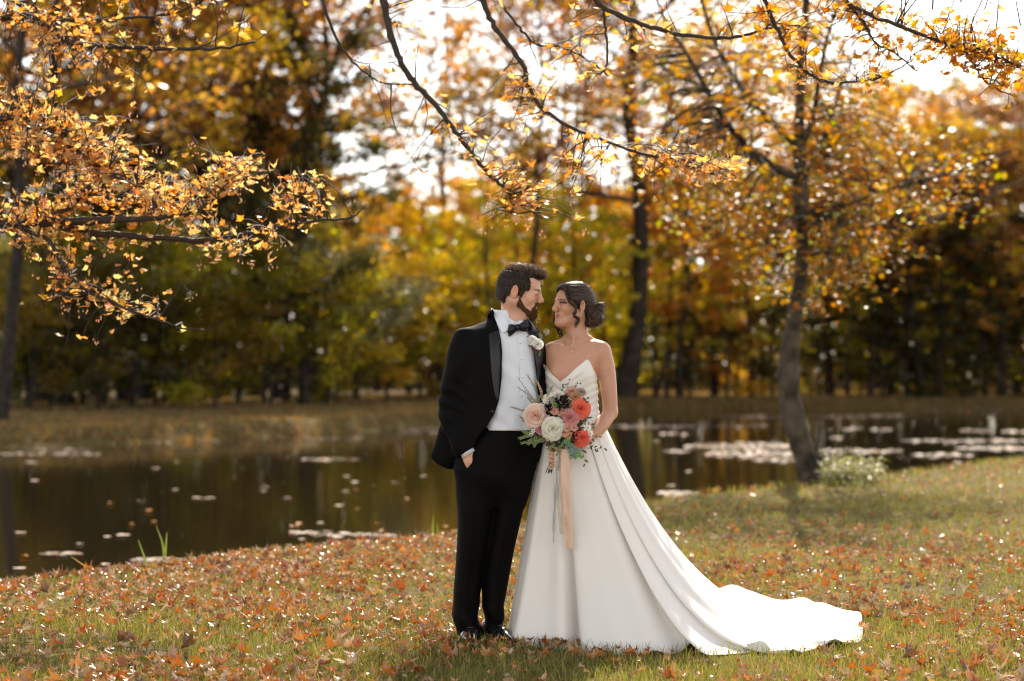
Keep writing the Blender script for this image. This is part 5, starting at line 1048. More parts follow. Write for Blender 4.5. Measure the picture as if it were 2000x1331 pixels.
# ------------------------------------------------------------------ the bride
def bride():
    org = Q(1110, 1262); org[2] = 0.0
    t = thing('person', tuple(org), 'dark haired woman in a strapless white wedding gown with long train, facing the man', 'person')
    yaw = math.radians(28); h = Head((.291, DC+.0, 1.6215), (-math.cos(yaw), -math.sin(yaw)), math.radians(5), math.radians(2), .93)
    f = Field(ax((.04, .13, .007), (.13, .42, .0034), (.42, .54, .006)), ax((DC-.34, DC-.12, .007), (DC-.12, DC+.11, .0036), (DC+.11, DC+.17, .01)), ax((.04, .80, .02), (.80, 1.40, .006), (1.40, 1.74, .0034)))
    sculpt_head(f, h, False)
    f.chain([h.w((-.030, 0, -.040)), Q(1129, 650, .012), Q(1130, 672, .018)], [.046, .047, .052], .03); f.chain([h.w((.02, 0, -.085)), Q(1121, 655, -.01)], [.022, .030], .03)
    f.stack([(664, 1112, 1148, .02, .045), (672, 1092, 1165, .015, .058), (682, 1074, 1178, .01, .068), (695, 1066, 1178, .004, .076), (715, 1064, 1170, 0, .084), (740, 1065, 1163, 0, .088), (770, 1070, 1162, 0, .084), (800, 1073, 1163, 0, .082), (840, 1072, 1168, 0, .085), (880, 1076, 1166, 0, .085), (930, 1080, 1160, 0, .08)], .035)
    f.chain([Q(1134, 668, .03), Q(1172, 683, .01)], [.040, .040], .03); f.chain([Q(1120, 668, .03), Q(1083, 683, .01)], [.036, .038], .03)     # shoulders
    for sx in (1093, 1133): f.ell(Q(sx, 728, -.055), (.048, .045, .055), .03)                                                                 # bust
    f.chain([Q(1119, 679, -.052), Q(1160, 671, -.018)], [.0085, .0085], .018); f.chain([Q(1108, 680, -.052), Q(1080, 675, -.018)], [.008, .008], .018)   # collar bones
    f.cap(Q(1124, 640, -.03), Q(1116, 677, -.055), .006, .006, .012)
    f.chain([Q(1176, 688, .012), Q(1184, 722, .008), Q(1190, 770, .0), Q(1192, 805, -.005)], [.044, .0435, .038, .034], .022)
    f.chain([Q(1192, 806, -.005), Q(1172, 832, -.09), Q(1150, 852, -.155)], [.034, .033, .024], .016)
    wr = Q(1148, 853, -.158); pm = Q(1124, 874, -.205)
    hand(f, wr, pm, [(Q(1112, 872+6*i, -.235), Q(1098, 873+6*i, -.262), Q(1086, 876+6*i, -.258)) for i in range(4)], (Q(1126, 862, -.20), Q(1110, 857, -.215), Q(1098, 856, -.225)), .86)
    f.chain([Q(1078, 688, .02), Q(1068, 740, .035), Q(1066, 800, .03)], [.042, .038, .033], .022); f.chain([Q(1066, 802, .03), Q(1070, 845, -.10), Q(1086, 884, -.215)], [.033, .031, .023], .016)
    hand(f, Q(1086, 884, -.215), Q(1090, 889, -.238), [(Q(1086, 880+8*i, -.268), Q(1074, 880+8*i, -.284), Q(1070.5, 882+8*i, -.262)) for i in range(4)], (Q(1094, 880, -.26), Q(1086, 872, -.275), Q(1078, 868, -.27)), .92)
    f.chain([Q(1100, 900), Q(1100, 1080), Q(1100, 1240)], [.08, .05, .04], .02); f.chain([Q(1145, 900), Q(1140, 1080), Q(1135, 1240)], [.08, .05, .04], .02)
    V, F = f.nets(); V = relax(V, F, 1, .3); T = head_tint(h, False)(V); link(make_mesh('body', V-org, [F], T), 'body', M_skin_w, t)
    eyes(h, t, org, (1, -.1, .12), False)
    for i in range(4):   # nails of the hand on the stems
        c = Q(1070.5, 882+8*i, -.270); mb = MB(); mb.tube(np.array([c+[-.003, 0, 0], c+[.0, -.001, 0], c+[.006, 0, 0]]), np.array([.003, .0045, .003]), 6); mb.obj('fingernail', principled('nail_polish', (.8, .55, .5), .2, .6) if i == 0 else bpy.data.materials['nail_polish'], t, org)
    # --- hair drawn back into a low bun
    g = Field(ax((.14, .48, .0034)), ax((DC-.12, DC+.12, .004)), ax((1.47, 1.76, .0034)))
    E = lambda c, r, k=.01, op='add': g.ell(h.w(c), np.array(r)*h.s, k, op, h.R)
    E((-.016, 0, .034), (.102, .0805, .089)); E((-.066, 0, -.004), (.056, .066, .066), .02); E((.040, 0, .070), (.050, .056, .040), .02)
    for sy in (-1, 1): E((.020, sy*.058, .030), (.040, .022, .044), .012)
    E((.113, 0, .004), (.062, .064, .086), .004, 'sub'); E((.082, 0, .020), (.030, .06, .050), .004, 'sub'); E((.05, 0, -.115), (.10, .12, .085), .006, 'sub')
    for sy in (-1, 1): E((-.012, sy*.090, -.022), (.026, .028, .036), .004, 'sub'); E((.045, sy*.070, -.030), (.036, .026, .046), .004, 'sub'); E((-.02, sy*.07, -.075), (.05, .03, .03), .005, 'sub')
    L = h.inv(np.stack(np.broadcast_arrays(g.x[:, None, None], g.y[None, :, None], g.z[None, None, :]), -1).reshape(-1, 3)); ph = np.arctan2(L[:, 1], L[:, 2]+.03+.25*np.clip(L[:, 0], -1, .05))
    g.F += (.0009*np.sin(ph*41+L[:, 0]*30)+.0008*np.sin(ph*97+L[:, 0]*50)).reshape(g.F.shape).astype(np.float32)
    # the bun, in coiled lobes
    B = lambda c, r: g.ell(Q(*c), r, .008, 'add')
    B((1161, 622, .0), (.046, .048, .047)); B((1168, 607, .0), (.030, .036, .030)); B((1153, 632, -.01), (.030, .034, .022)); B((1172, 598, -.005), (.019, .026, .018)); B((1149, 612, 0), (.03, .04, .03))
    cb = Q(1161, 620); dd = np.sqrt((g.x[:, None, None]-cb[0])**2+(g.z[None, None, :]-cb[2])**2); an = np.arctan2(g.z[None, None, :]-cb[2], g.x[:, None, None]-cb[0]); w = np.exp(-(dd/.055)**4)
    g.F += (w*.0022*np.sin(dd*330+an*2.0)+0*g.y[None, :, None]).astype(np.float32)
    V, F = g.nets(); Lh = h.inv(V); tn_ = .75+.35*np.sin(np.arctan2(Lh[:, 1], Lh[:, 2]+.03)*34+Lh[:, 0]*22); hr = link(make_mesh('hair', V-org, [F], tn_[:, None]*np.array([[1.1, 1, .95]])), 'hair', M_hair_w, t); N = vnorm(V, F); rg = np.random.default_rng(6)
    strands(h, V, N, 7000, .034, .00040, lambda p: np.array([-1, 0, -.15+(.8 if p[2] < 0 else 0)]), rg, .06, .001, (.6, 3.2)).obj('strands', M_strand, hr, org)['kind'] = 'stuff'
    strands(h, V, N, 260, .04, .0003, lambda p: np.array([-1, 0, .1]), rg, .6, .010, (2, 8)).obj('flyaways', M_strand, hr, org)['kind'] = 'stuff'  # stray hairs tinted brighter to imitate a lit rim
    # loose curls
    def curl(pts, rad, turns, name='curl', n=60, amp=.006, th=.0035):
        c = catmull(np.array(pts), 12); T_ = np.linspace(0, 1, len(c)); c2 = c.copy(); k = sstep(.35, .8, T_); c2[:, 0] += np.cos(T_*turns*6.28)*amp*k; c2[:, 1] += np.sin(T_*turns*6.28)*amp*k
        mb = MB()
        for q in range(7):
            o = rg.normal(0, .0022, 3); mb.tube(c2+o*(1+T_[:, None]), th*np.interp(T_, [0, .2, .8, 1], [.6, .8, .6, .15])*rg.uniform(.5, 1), 5, np.array([1, .9, .8])*rg.uniform(.7, 2.0), cap=False)
        mb.obj(name, M_hair_w, hr, org)
    curl([Q(1104, 560, -.062), Q(1103, 575, -.085), Q(1109, 590, -.092), Q(1121, 602, -.088), Q(1122, 612, -.09), Q(1117, 618, -.09), Q(1127, 626, -.088), Q(1123, 634, -.088), Q(1121, 641, -.086)], 0, 1.6, amp=.003, th=.0048)
    curl([Q(1107, 558, -.06), Q(1112, 575, -.082), Q(1118, 590, -.088), Q(1124, 603, -.088), Q(1119, 616, -.09), Q(1127, 622, -.09), Q(1129, 630, -.088), Q(1124, 640, -.086)], 0, 1.6, amp=.003, th=.0042)
    curl([Q(1088, 598, .05), Q(1084, 620, .05), Q(1085, 636, .045), Q(1092, 648, .04), Q(1096, 655, .035), Q(1090, 660, .03)], 0, 2.2, amp=.006, th=.004); curl([Q(1088, 600, .05), Q(1086, 625, .05), Q(1089, 640, .045), Q(1097, 646, .04), Q(1093, 657, .035)], 0, 2, amp=.005, th=.003)
    # --- jewellery
    c = Q(1131.5, 609.5, 0); c = h.w((-.004, .0835, -.040)); mb = MB(); mb.tube(np.array([c+[-.0035, 0, 0], c, c+[.0035, 0, 0]]), np.array([.001, .0042, .001]), 8); mb.obj('pearl_earring', M_pearl, t, org)
    mb = MB(); pts = []
    for (a, b) in ((1101, 664), (1104, 672), (1110, 681), (1116, 686), (1124, 681), (1136, 671), (1150, 655)):
        y = f.surf_y(X_(a), Z_(b)) or DC-.05; pts.append((X_(a), y-.002, Z_(b)))
    mb.tube(catmull(np.array(pts), 5), .0008, 5); nk = mb.obj('necklace', M_gold, t, org); mb = MB(); c = np.array(pts[3])+[0, -.002, -.003]; mb.tube(np.array([c+[-.004, 0, 0], c, c+[.004, 0, 0]]), np.array([.001, .0042, .001]), 8); mb.obj('pendant', M_pearl, nk, org)
    # --- bodice: crossed pleats, sweetheart neckline
    b = Field(ax((.12, .46, .004)), ax((DC-.18, DC+.14, .006)), ax((1.06, 1.41, .004)))
    def pl(X, Y, Z):
        u = (X-X_(1112))*.8+(Z-Z_(760)); v = -(X-X_(1112))*.55+(Z-Z_(760)); m = 1/(1+np.exp(-(X-X_(1106)+(Z-Z_(760))*.25)*90))
        return .0034*(np.abs(np.sin((Z*1.0-(X-.3)*.42)*95))*m+np.abs(np.sin((Z+(X-.2)*.95)*80))*(1-m))
    b.stack([(694, 1060, 1172, 0, .090), (706, 1060, 1170, -.004, .098), (735, 1061, 1167, -.008, .107), (765, 1065, 1169, -.004, .100), (790, 1069, 1170, 0, .094), (812, 1069, 1173, 0, .096), (826, 1066, 1176, 0, .102)], .01, wob=pl)
    for sx in (1091, 1136): b.ell(Q(sx, 731, -.062), (.050, .048, .055), .025)
    X, Z = b.x[:, None, None], b.z[None, None, :]; nl = np.array([(1050, 700), (1060, 711), (1066, 716), (1078, 732), (1094, 746), (1108, 734), (1125, 718), (1145, 702), (1151, 706), (1158, 722), (1168, 738), (1180, 742)], float)
    top = np.interp(b.x, X_(nl[:, 0]), Z_(nl[:, 1]))[:, None, None]; backtop = Z_(738); yy = b.y[None, :, None]
    tt = top*(yy < DC)+backtop*(yy >= DC); b.F = np.maximum(b.F, (Z-tt)).astype(np.float32); finish(b, 'bodice', M_gown, t, org, rel=0)
    # folded edge of the neckline
    patch('neckline_fold', M_gown, t, org, b, [(1145, 702.5), (1125, 718.5), (1108, 735), (1093, 749)], [(1150, 709), (1133, 727), (1114, 744), (1097, 760)], 14, 4, .006, .004); patch('neckline_fold', M_gown, t, org, b, [(1061, 711.5), (1067, 716.5), (1078, 732.5), (1094, 747)], [(1062, 722), (1066, 728), (1076, 741), (1093, 758)], 12, 4, .005, .004)
    # --- skirt and train
    n = 560; hem = HEM; cl = np.vstack([hem, hem[:1]]); hc_ = catmull(np.c_[cl, np.zeros(len(cl))], 10)[:, :2]; sl_ = np.r_[0, np.cumsum(np.linalg.norm(np.diff(hc_, axis=0), axis=1))]; u = np.linspace(0, sl_[-1], n, endpoint=False)
    H = np.stack([np.interp(u, sl_, hc_[:, k]) for k in (0, 1)], 1)
    wc = np.array([X_(1120.5), DC]); ga = np.unwrap(np.arctan2(H[:, 1]-wc[1], (H[:, 0]-wc[0]))); ua = ga[0]+np.linspace(0, 1, n, endpoint=False)*2*np.pi*np.sign(ga[-1]-ga[0]); wa = ga*.55+ua*.45
    W = wc+np.stack([np.cos(wa)*(X_(1172.5)-wc[0]), np.sin(wa)*.100], 1)
    m = 110; tt = np.linspace(0, 1, m)[:, None]; Ld = np.linalg.norm(H-W, axis=1); lg = sstep(.42, 1.15, Ld)
    out = (H-W)/Ld[:, None]; nrm = np.stack([-out[:, 1], out[:, 0]], 1)
    zt = Z_(815); q = 1.0+1.75*lg
    hf = tt**(1+.12*(1-lg))                                # horizontal fraction
    zf = zt*(1-tt)**(q[None])*(1-.0*tt)
    # deep soft folds: narrow at the waist, broad at the hem
    s_ = u/sl_[-1]; amp = .027*sstep(-.08, .40, tt)*(1-.75*sstep(.8, 1, tt)*lg)*(1-.35*lg)
    ph = s_*2*np.pi; fold = (1-2*np.abs(np.sin(ph*3.5+.9*np.sin(ph*2+.5)+tt*.5))**1.1)*.6+np.sin(ph*4+.8+tt*1.2)*.45+np.maximum(0, np.sin(ph*11+2+tt*.8))**3*.2+.06*np.sin(ph*27+tt*3)
    Pxy = W[None]*(1-hf[..., None])+H[None]*hf[..., None]; push = np.stack([out[:, 0]*(1-.6*lg)-0*lg, out[:, 1]*(1-.6*lg)], 1)
    Pxy = Pxy+push[None]*(amp*fold)[..., None]*(1-sstep(.94, 1, tt))[..., None]
    # ripples lying along the train, arches in the hem
    lon = lg[None]*sstep(.45, .9, tt); zf = zf+lon*(.020*(.5+.5*np.sin(Pxy[..., 1]*13+Pxy[..., 0]*3.2+1.0))+.012*np.maximum(0, np.sin(Pxy[..., 0]*11+Pxy[..., 1]*4)))
    arch = lambda x0, w, hh: hh*np.exp(-((H[:, 0]-x0)/w)**2)*(H[:, 1] < 9.55)
    az = arch(X_(1345)*.985, .035, .045)+arch(.655, .04, .02)+arch(1.155, .035, .055)+arch(1.50, .045, .035)+arch(1.29, .02, .022)
    az += np.where((H[:, 1] > 10.0), .03+.055*np.exp(-((H[:, 0]-1.22)/.10)**2)+.035*np.exp(-((H[:, 0]-1.62)/.08)**2), 0)
    zf = zf+az[None]*sstep(.80, 1, tt)
    rim = .012*(1-tt)*0+.010
    flutter = .012*np.sin(ph*31)*sstep(.86, 1, tt)*(1-sstep(0, .03, az))[None]
    Z = np.maximum(zf+rim, .008)
    # drag creases where the cloth breaks on the ground
    Z = Z+.010*np.sin(Pxy[..., 0]*26+Pxy[..., 1]*9)*sstep(.80, .93, tt)*(1-sstep(.95, 1, tt))*(1-lg)[None]
    Vg = np.concatenate([Pxy, Z[..., None]], -1); Vg = np.concatenate([Vg, Vg[:, :1]], 1)
    mb = MB(); mb.grid(Vg, flip=False); me = mb.mesh('skirt', True, org); o = link(me, 'skirt', M_gown, t)
    md = o.modifiers.new('cloth', 'SOLIDIFY'); md.thickness = .0016; md.offset = 0
    # hem band, a hair proud of the skirt
    a = Vg[-6:-1].copy(); 
    return t, f
B_ROOT, BF = bride()
print('bride', time.time()-t0)

# ------------------------------------------------------------------ flowers
M_petal = leafy('petal', transl=.25, rough=.5, spec=.3); M_green = leafy('bouquet_leaf', transl=.25, rough=.45); M_ribbon = leafy('silk_ribbon', transl=.3, rough=.5, spec=.3)
def petal(c, d, side, up, w, hgt, cup, curl_, n=5):
    """cupped petal: base at c, growing along up, bulging along d (outwards)"""
    u = np.linspace(-1, 1, n); v = np.linspace(0, 1, n); wv = w*np.interp(v, [0, .4, .8, 1], [.35, .9, 1, .72]); out = np.zeros((n, n, 3))
    for i, vv in enumerate(v):
        b = cup*math.sin(vv*1.8)+curl_*max(0, vv-.6)**1.5*3
        for k, uu in enumerate(u): out[i, k] = c+up*(hgt*vv-(.12*hgt*uu*uu*vv))+side*(uu*wv[i])+d*(b-(uu*uu)*wv[i]*.55)
    return out
def rose(px, py, dy, r, colr, inner=None, face=(0, -1, .15), rng=np.random.default_rng(2), name='rose', parent=None, org=None, label=None, rings=5):
    c = Q(px, py, dy); R = r*DC/FPX; ax_ = np.array(face, float)+rng.normal(0, .12, 3); ax_ /= np.linalg.norm(ax_); a = np.cross(ax_, [0, 0, 1.]); a /= np.linalg.norm(a); b = np.cross(ax_, a); mb = MB(); inner = inner or colr
    rad = np.array([.05, .13, .22, .33, .45, .60, .76, .92])[-(rings+3):] if rings > 4 else np.array([.06, .18, .34, .54, .80]); rad = rad/rad[-1]*.95
    for q_, rho in enumerate(rad):                      # petals are overlapping shells, taller towards the heart, rims rolled outwards
        k = (3, 3, 4, 4, 5, 5, 6, 6)[q_]; off = rng.uniform(0, 6); f = rho; top = .52-.62*rho**1.7
        for i in range(k):
            th0 = off+i*2*np.pi/k; half = np.pi/k*1.45; u = np.linspace(-1, 1, 7); v = np.linspace(0, 1, 6); g = np.zeros((6, 7, 3)); dr = rng.normal(0, .02); dh = rng.normal(0, .035)
            for iv, vv in enumerate(v):
                for iu, uu in enumerate(u):
                    th = th0+uu*half; edge = abs(uu)**3
                    rr = (rho*(.45+.55*min(1, vv*1.25))+max(0, vv-.7)*.55*(.35+f)*(1-edge*.6)+uu*.035+dr)*R; hh = (-.45+(top+.45+dh)*min(1, vv*1.15)**.8-max(0, vv-.82)*.45*(.3+f)-.20*edge*vv)*R
                    g[iv, iu] = c+(a*math.cos(th)+b*math.sin(th))*rr+ax_*hh
            col = np.array(inner)*(1-f)+np.array(colr)*f; mb.grid(g, col*rng.uniform(.88, 1.08))
    o = mb.obj(name, M_petal, parent, org)
    if label: o['label'] = label
    return o
def starflower(px, py, dy, r, colr, n=5, parent=None, org=None, name='blossom', centre=(.3, .25, .05), rng=np.random.default_rng(4), label=None):
    c = Q(px, py, dy); R = r*DC/FPX; ax_ = np.array([rng.normal(0, .3), -1, rng.normal(.2, .3)]); ax_ /= np.linalg.norm(ax_); a = np.cross(ax_, [0, 0, 1.]); a /= np.linalg.norm(a); b = np.cross(ax_, a); mb = MB()
    for i in range(n):
        th = i*2*np.pi/n+.3; d = a*math.cos(th)+b*math.sin(th); s = np.cross(ax_, d); mb.grid(petal(c, ax_*.6, s, d, R*.5, R, R*.1, R*.2, 4), np.array(colr)*rng.uniform(.85, 1.1))
    mb.tube(np.array([c, c+ax_*R*.3]), np.array([R*.22, R*.14]), 6, centre); o = mb.obj(name, M_petal, parent, org)
    if label: o['label'] = label
def ballflower(px, py, dy, r, colr, parent, org, name='scabiosa', label=None, n=70, rng=np.random.default_rng(8)):
    c = Q(px, py, dy); R = r*DC/FPX; mb = MB()
    for i in range(n):
        d = rng.normal(0, 1, 3); d[1] = -abs(d[1]); d /= np.linalg.norm(d); s = np.cross(d, [.3, .2, 1]); s /= np.linalg.norm(s); up = np.cross(s, d); q = c+d*R*rng.uniform(.45, .85); mb.grid(petal(q-up*R*.15, d, s, up*.5+d*.6, R*.17, R*.42, R*.1, R*.1, 3), np.array(colr)*rng.uniform(.5, 1.6))
    o = mb.obj(name, M_petal, parent, org)
    if label: o['label'] = label
def sprig(pts, leaf_w, leaf_l, n, colr, parent, org, name='fern_sprig', pairs=True, stemc=(.25, .22, .10), th=.0011, ang=.8, rng=np.random.default_rng(9), tip=True):
    c = catmull(np.array(pts), 6); mb = MB(); mb.tube(c, np.linspace(th, th*.5, len(c)), 4, stemc)
    for i in range(n):
        f = .18+.82*i/max(1, n-1); k = f*(len(c)-1); i0 = int(min(k, len(c)-2)); p0 = c[i0]+(c[i0+1]-c[i0])*(k-i0); T = c[i0+1]-c[i0]; T /= np.linalg.norm(T); S = np.cross(T, [0, 1., 0]); S /= np.linalg.norm(S)+1e-9
        for sg in ((-1, 1) if pairs else ((-1) ** i,)):
            d = T*math.cos(ang)+S*sg*math.sin(ang)+rng.normal(0, .15, 3); d /= np.linalg.norm(d); w = np.cross(d, [0, 1., 0]); w /= np.linalg.norm(w)+1e-9; L = leaf_l*rng.uniform(.8, 1.15)*(1-.45*abs(f-.4)); ww = leaf_w*L/leaf_l
            V = np.array([p0, p0+d*L*.35+w*ww, p0+d*L*.75+w*ww*.7, p0+d*L, p0+d*L*.75-w*ww*.7, p0+d*L*.35-w*ww, p0+d*L*.5+np.array([0, -.12*L, 0])]); mb.add(V, np.array([[0, 1, 6], [1, 2, 6], [2, 3, 6], [3, 4, 6], [4, 5, 6], [5, 0, 6]]), np.array(colr)*rng.uniform(.7, 1.25))
    return mb.obj(name, M_green, parent, org)
def ribbon(pts, w, colr, parent, org, name='ribbon', label=None, rng=np.random.default_rng(10), twist=.0):
    c = catmull(np.array(pts), 10); n = len(c); t = np.linspace(0, 1, n); g = np.zeros((n, 5, 3)); ww = np.interp(t, np.linspace(0, 1, len(w)), w)*DC/FPX
    for k, u in enumerate(np.linspace(-1, 1, 5)): g[:, k] = c+np.array([1, 0, 0])*(ww*u)[:, None]+np.array([0, 1, 0])*(.006*np.sin(u*5+t*11)+.004*np.sin(u*9-t*5))[:, None]
    mb = MB(); mb.grid(g, colr); o = mb.obj(name, M_ribbon, parent, org)
    if label: o['label'] = label
    return o
def bouquet():
    org = Q(1088, 850, -.27); D0 = -.30
    t = thing('bouquet', tuple(org), 'loose bouquet of white, blush, pink and coral roses with ferns and trailing ribbons', 'bouquet')
    A = dict(parent=t, org=org)
    core = Field(ax((org[0]-.13, org[0]+.15, .008)), ax((org[1]-.10, org[1]+.11, .008)), ax((org[2]-.11, org[2]+.17, .008)))  # dense filler greenery behind the blooms
    rg = np.random.default_rng(12); mb = MB()
    for i in range(2600):
        a = rg.normal(0, 1, 3); a /= np.linalg.norm(a); c = Q(1090, 822, -.262)+a*np.array([.125, .040, .120])*rg.random()**.35; d = a+rg.normal(0, .5, 3); d[1] -= .3; d /= np.linalg.norm(d); w = np.cross(d, rg.normal(0, 1, 3)); w /= np.linalg.norm(w); L = rg.uniform(.012, .028)
        mb.add(np.array([c, c+d*L*.5+w*L*.28, c+d*L, c+d*L*.5-w*L*.28]), np.array([[0, 1, 2, 3]]), np.array([(.10, .15, .06), (.06, .09, .03), (.20, .22, .13), (.16, .20, .15), (.35, .32, .22)][rg.integers(5)]))
    mb.obj('filler_leaves', M_green, t, org)['kind'] = 'stuff'
    rose(1045, 809, D0, 22, (.86, .66, .55), (.80, .48, .34), face=(-.25, -1, .15), label='large blush rose', **A)
    rose(1078, 833, D0-.02, 20, (.86, .82, .72), (.82, .76, .60), label='large white rose', rings=6, **A)
    rose(1110, 812, D0-.01, 15.5, (.72, .34, .31), (.62, .20, .18), label='dusty pink rose', **A)
    rose(1055, 833, D0, 11.5, (.60, .28, .33), (.50, .16, .22), face=(-.4, -1, -.1), label='mauve rose', **A)
    rose(1131, 795, D0+.01, 18.5, (.88, .19, .12), (.82, .13, .07), face=(.35, -1, .25), label='coral rose at the upper right', **A)
    rose(1133, 851, D0, 14.5, (.88, .17, .12), (.80, .11, .07), face=(.3, -1, 0), label='coral rose at the lower right', **A); rose(1127, 863, D0+.01, 9, (.86, .17, .10), face=(.1, -1, -.4), label='half open coral rose', **A)
    rose(1073, 777, D0+.03, 13, (.80, .72, .60), face=(-.2, -1, .6), label='cream rose at the top', **A); rose(1087, 770, D0+.04, 11, (.82, .74, .64), face=(0, -1, .8), label='cream rose at the top', **A); rose(1064, 789, D0+.03, 10, (.76, .68, .56), face=(-.4, -1, .4), label='small cream rose', **A)
    rose(1113, 763, D0+.04, 12, (.62, .38, .29), face=(-.1, -1, .7), label='dusty peach rose', rings=3, **A); rose(1121, 773, D0+.02, 9, (.55, .27, .12), face=(.2, -1, .3), label='copper tinted rose', rings=3, **A); rose(1131, 764, D0+.03, 9, (.42, .30, .22), face=(.3, -1, .5), label='faded tan rose', rings=3, **A)
    ballflower(1093, 785, D0-.005, 15, (.016, .005, .008), t, org, label='near black scabiosa'); ballflower(1069, 797, D0, 11, (.02, .006, .01), t, org, label='near black scabiosa'); ballflower(1117, 851, D0+.005, 10, (.02, .006, .01), t, org, label='near black scabiosa')
    ballflower(1103, 771, D0+.01, 6, (.18, .01, .04), t, org, 'burgundy_bloom', n=30); ballflower(1124, 838, D0+.0, 7, (.20, .012, .02), t, org, 'burgundy_bloom', n=30)
    for (x, y, r, c) in ((1080, 799, 9, (.66, .33, .28)), (1090, 801, 9, (.68, .33, .28)), (1098, 800, 8, (.66, .35, .28)), (1099, 840, 10, (.68, .36, .22)), (1108, 846, 9, (.64, .32, .20)), (1117, 831, 9, (.66, .30, .22)), (1104, 833, 8, (.70, .38, .25))): starflower(x, y, D0-.015, r, c, name='phlox', **A)
    for (x, y) in ((1139, 826), (1144, 832), (1148, 842), (1146, 850), (1141, 836)): starflower(x, y, D0+.01, 6.5, (.84, .80, .70), name='white_blossom', **A)
    for (x, y) in ((1040, 838), (1036, 845), (1043, 830)): starflower(x, y, D0+.01, 4.5, (.82, .78, .68), name='white_blossom', **A)
    for (x, y) in ((1072, 852), (1066, 845), (1061, 806)): starflower(x, y, D0, 9, (.70, .58, .45), 3, name='pale_bract', **A)
    for (x, y, r) in ((1103, 858, 8), (1110, 862, 8), (1105, 868, 7), (1117, 871, 7), (1111, 877, 7), (1121, 880, 7), (1127, 874, 6), (1119, 886, 6), (1112, 884, 6), (1122, 800, 6), (1116, 798, 6)): starflower(x, y, D0+.0, r, (.23, .31, .25), 4, name='eucalyptus_leaf', centre=(.2, .3, .2), **A)
    for (x, y) in ((1105, 858), (1082, 787), (1128, 884)): starflower(x, y, D0-.02, 6, (.16, .34, .08), 3, name='green_leaf', centre=(.1, .2, .05), **A)
    for k, L in enumerate([[(1060, 800), (1036, 772), (1011, 737)], [(1056, 795), (1045, 760), (1030, 733)], [(1058, 800), (1036, 775), (1012, 755)], [(1046, 800), (1020, 799), (999, 793)], [(1058, 790), (1056, 765), (1047, 743)], [(1062, 790), (1068, 770), (1078, 752)], [(1060, 795), (1050, 780), (1055, 770)], [(1040, 812), (1028, 822), (1016, 812)], [(1050, 790), (1040, 786), (1030, 775)]]):
        sprig([Q(a, b, D0+.03) for a, b in L], .0022, .011, 15, (.22, .24, .12) if k != 4 else (.45, .30, .18), t, org, stemc=(.30, .16, .09), ang=.6)
    for L in [[(1045, 845), (1028, 848), (1014, 852)], [(1040, 840), (1030, 842), (1020, 838)], [(1055, 848), (1035, 856), (1018, 861)], [(1060, 852), (1046, 858), (1030, 862)], [(1068, 858), (1052, 856), (1042, 866)], [(1095, 862), (1090, 872), (1086, 884)], [(1092, 852), (1100, 845), (1112, 838)], [(1097, 832), (1098, 822), (1101, 812)], [(1085, 858), (1076, 866), (1068, 872)]]:
        sprig([Q(a, b, D0+.01) for a, b in L], .0026, .014, 11, (.20, .27, .10), t, org, ang=.7)
    for L in [[(1140, 858), (1150, 866), (1162, 872)], [(1132, 868), (1136, 885), (1139, 900)], [(1138, 848), (1152, 852), (1164, 848)], [(1140, 870), (1158, 872), (1175, 870)], [(1136, 806), (1146, 822), (1154, 828)], [(1134, 790), (1139, 784), (1141, 778)], [(1126, 812), (1136, 816), (1146, 812)]]:
        sprig([Q(a, b, D0+.02) for a, b in L], .0052, .026, 4, (.06, .10, .035), t, org, 'ruscus_sprig', pairs=False)
    for L in [[(1105, 775), (1106, 758), (1108, 742)], [(1110, 765), (1120, 752), (1128, 748)], [(1098, 765), (1096, 756), (1100, 750)]]: sprig([Q(a, b, D0+.05) for a, b in L], .006, .013, 4, (.13, .17, .12), t, org, 'eucalyptus_sprig', pairs=False)
    # stems below the hand, wrap, ribbons
    for i in range(12):
        a = Q(1082+RNG.normal(0, 4), 862, -.255+RNG.normal(0, .006)); b = Q(1078+RNG.normal(0, 2.5), 890, -.262+RNG.normal(0, .004)); c = Q(1068+RNG.normal(0, 4)+3, 916+RNG.normal(0, 2), -.262+RNG.normal(0, .006)); mb = MB(); mb.tube(catmull([a, b, c], 4), .0024, 6, (.12, .17, .05)); mb.obj('stem', M_green, t, org)
    mb = MB(); mb.tube(np.array([Q(1081, 885, -.262), Q(1077, 900, -.262), Q(1073, 910, -.262)]), np.array([.014, .0135, .013]), 12, (.80, .74, .70), cap=False); mb.obj('stem_wrap', M_ribbon, t, org)
    y0 = -.285
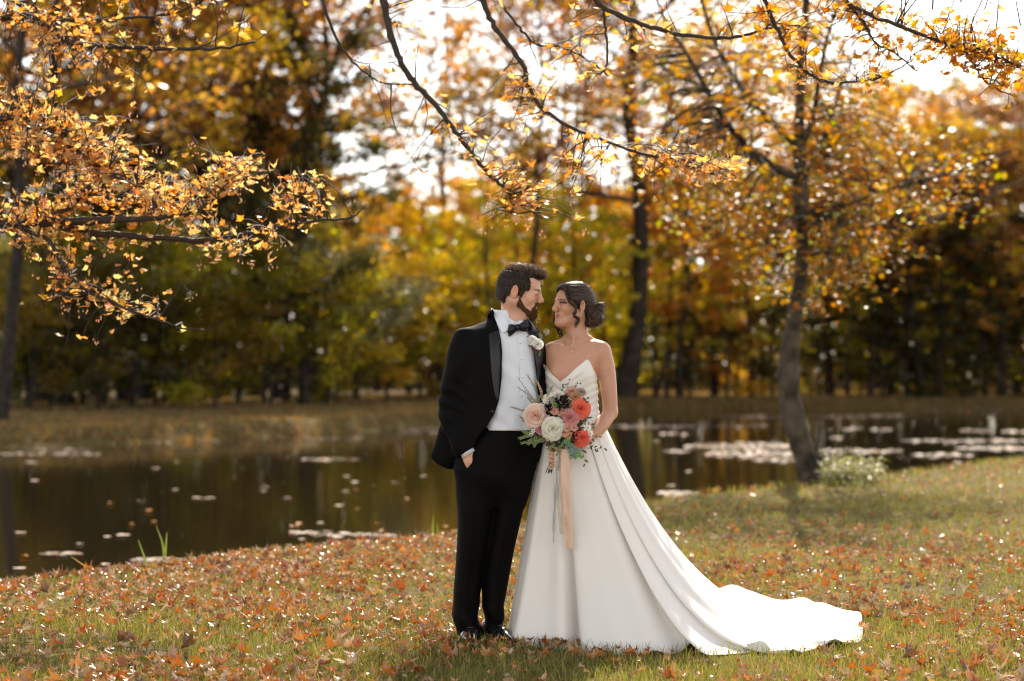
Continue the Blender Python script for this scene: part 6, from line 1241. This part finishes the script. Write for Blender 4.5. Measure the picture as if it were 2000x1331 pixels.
    ribbon([Q(1100, 872, y0), Q(1101, 920, y0-.005), Q(1103, 960, y0), Q(1105, 1000, y0), Q(1107, 1030, y0+.01), Q(1109, 1062, y0+.02)], [8, 9, 8, 8, 9, 7], (.86, .62, .48), t, org, label='peach silk ribbon')
    ribbon([Q(1091, 875, y0+.01), Q(1091, 930, y0+.008), Q(1093, 975, y0+.01), Q(1095, 1010, y0+.01), Q(1097, 1034, y0+.02)], [5, 7, 7, 7, 6], (.78, .68, .58), t, org, label='cream silk ribbon')
    ribbon([Q(1083, 878, y0+.0), Q(1082, 930, y0), Q(1080, 980, y0+.005), Q(1081, 1010, y0+.01), Q(1079, 1050, y0+.015)], [2.5, 2.5, 2.2, 3, 1.5], (.80, .78, .76), t, org, label='thin white frayed ribbon')
    ribbon([Q(1086, 878, y0-.004), Q(1088, 920, y0-.005), Q(1084, 960, y0), Q(1079, 1000, y0), Q(1078, 1030, y0+.01)], [1.6, 2, 1.6, 2.5, 1.5], (.78, .76, .74), t, org, label='thin white frayed ribbon')
    sprig([Q(1092, 862, y0-.01), Q(1090, 890, y0-.012), Q(1087, 912, y0-.01)], .002, .010, 12, (.32, .34, .22), t, org)
bouquet()
def boutonniere():
    y = (JF.surf_y(X_(1050), Z_(680)) or DC-.12)-DC-.022; org = Q(1046, 675, y)
    t = thing('boutonniere', tuple(org), 'small white rose boutonniere with a pink bud pinned to the black lapel', 'boutonniere'); A = dict(parent=t, org=org)
    rose(1038, 665, y, 9, (.88, .84, .80), face=(-.1, -1, .3), rings=4, **A); rose(1051, 672, y-.004, 10, (.88, .84, .80), face=(.2, -1, .1), rings=4, **A)
    ballflower(1043, 681, y, 6, (.42, .14, .17), t, org, 'pink_bloom', n=40); ballflower(1046, 690, y, 3.2, (.45, .08, .14), t, org, 'pink_bud', n=16)
    for L in [[(1040, 676), (1034, 668), (1029, 652)], [(1048, 680), (1054, 688), (1053, 694)], [(1050, 668), (1056, 660), (1054, 654)], [(1042, 680), (1038, 676), (1034, 676)]]: sprig([Q(a, b, y+.006) for a, b in L], .003, .010, 5, (.13, .18, .06), t, org, 'leaf_sprig')
boutonniere()
print('done', time.time()-t0)
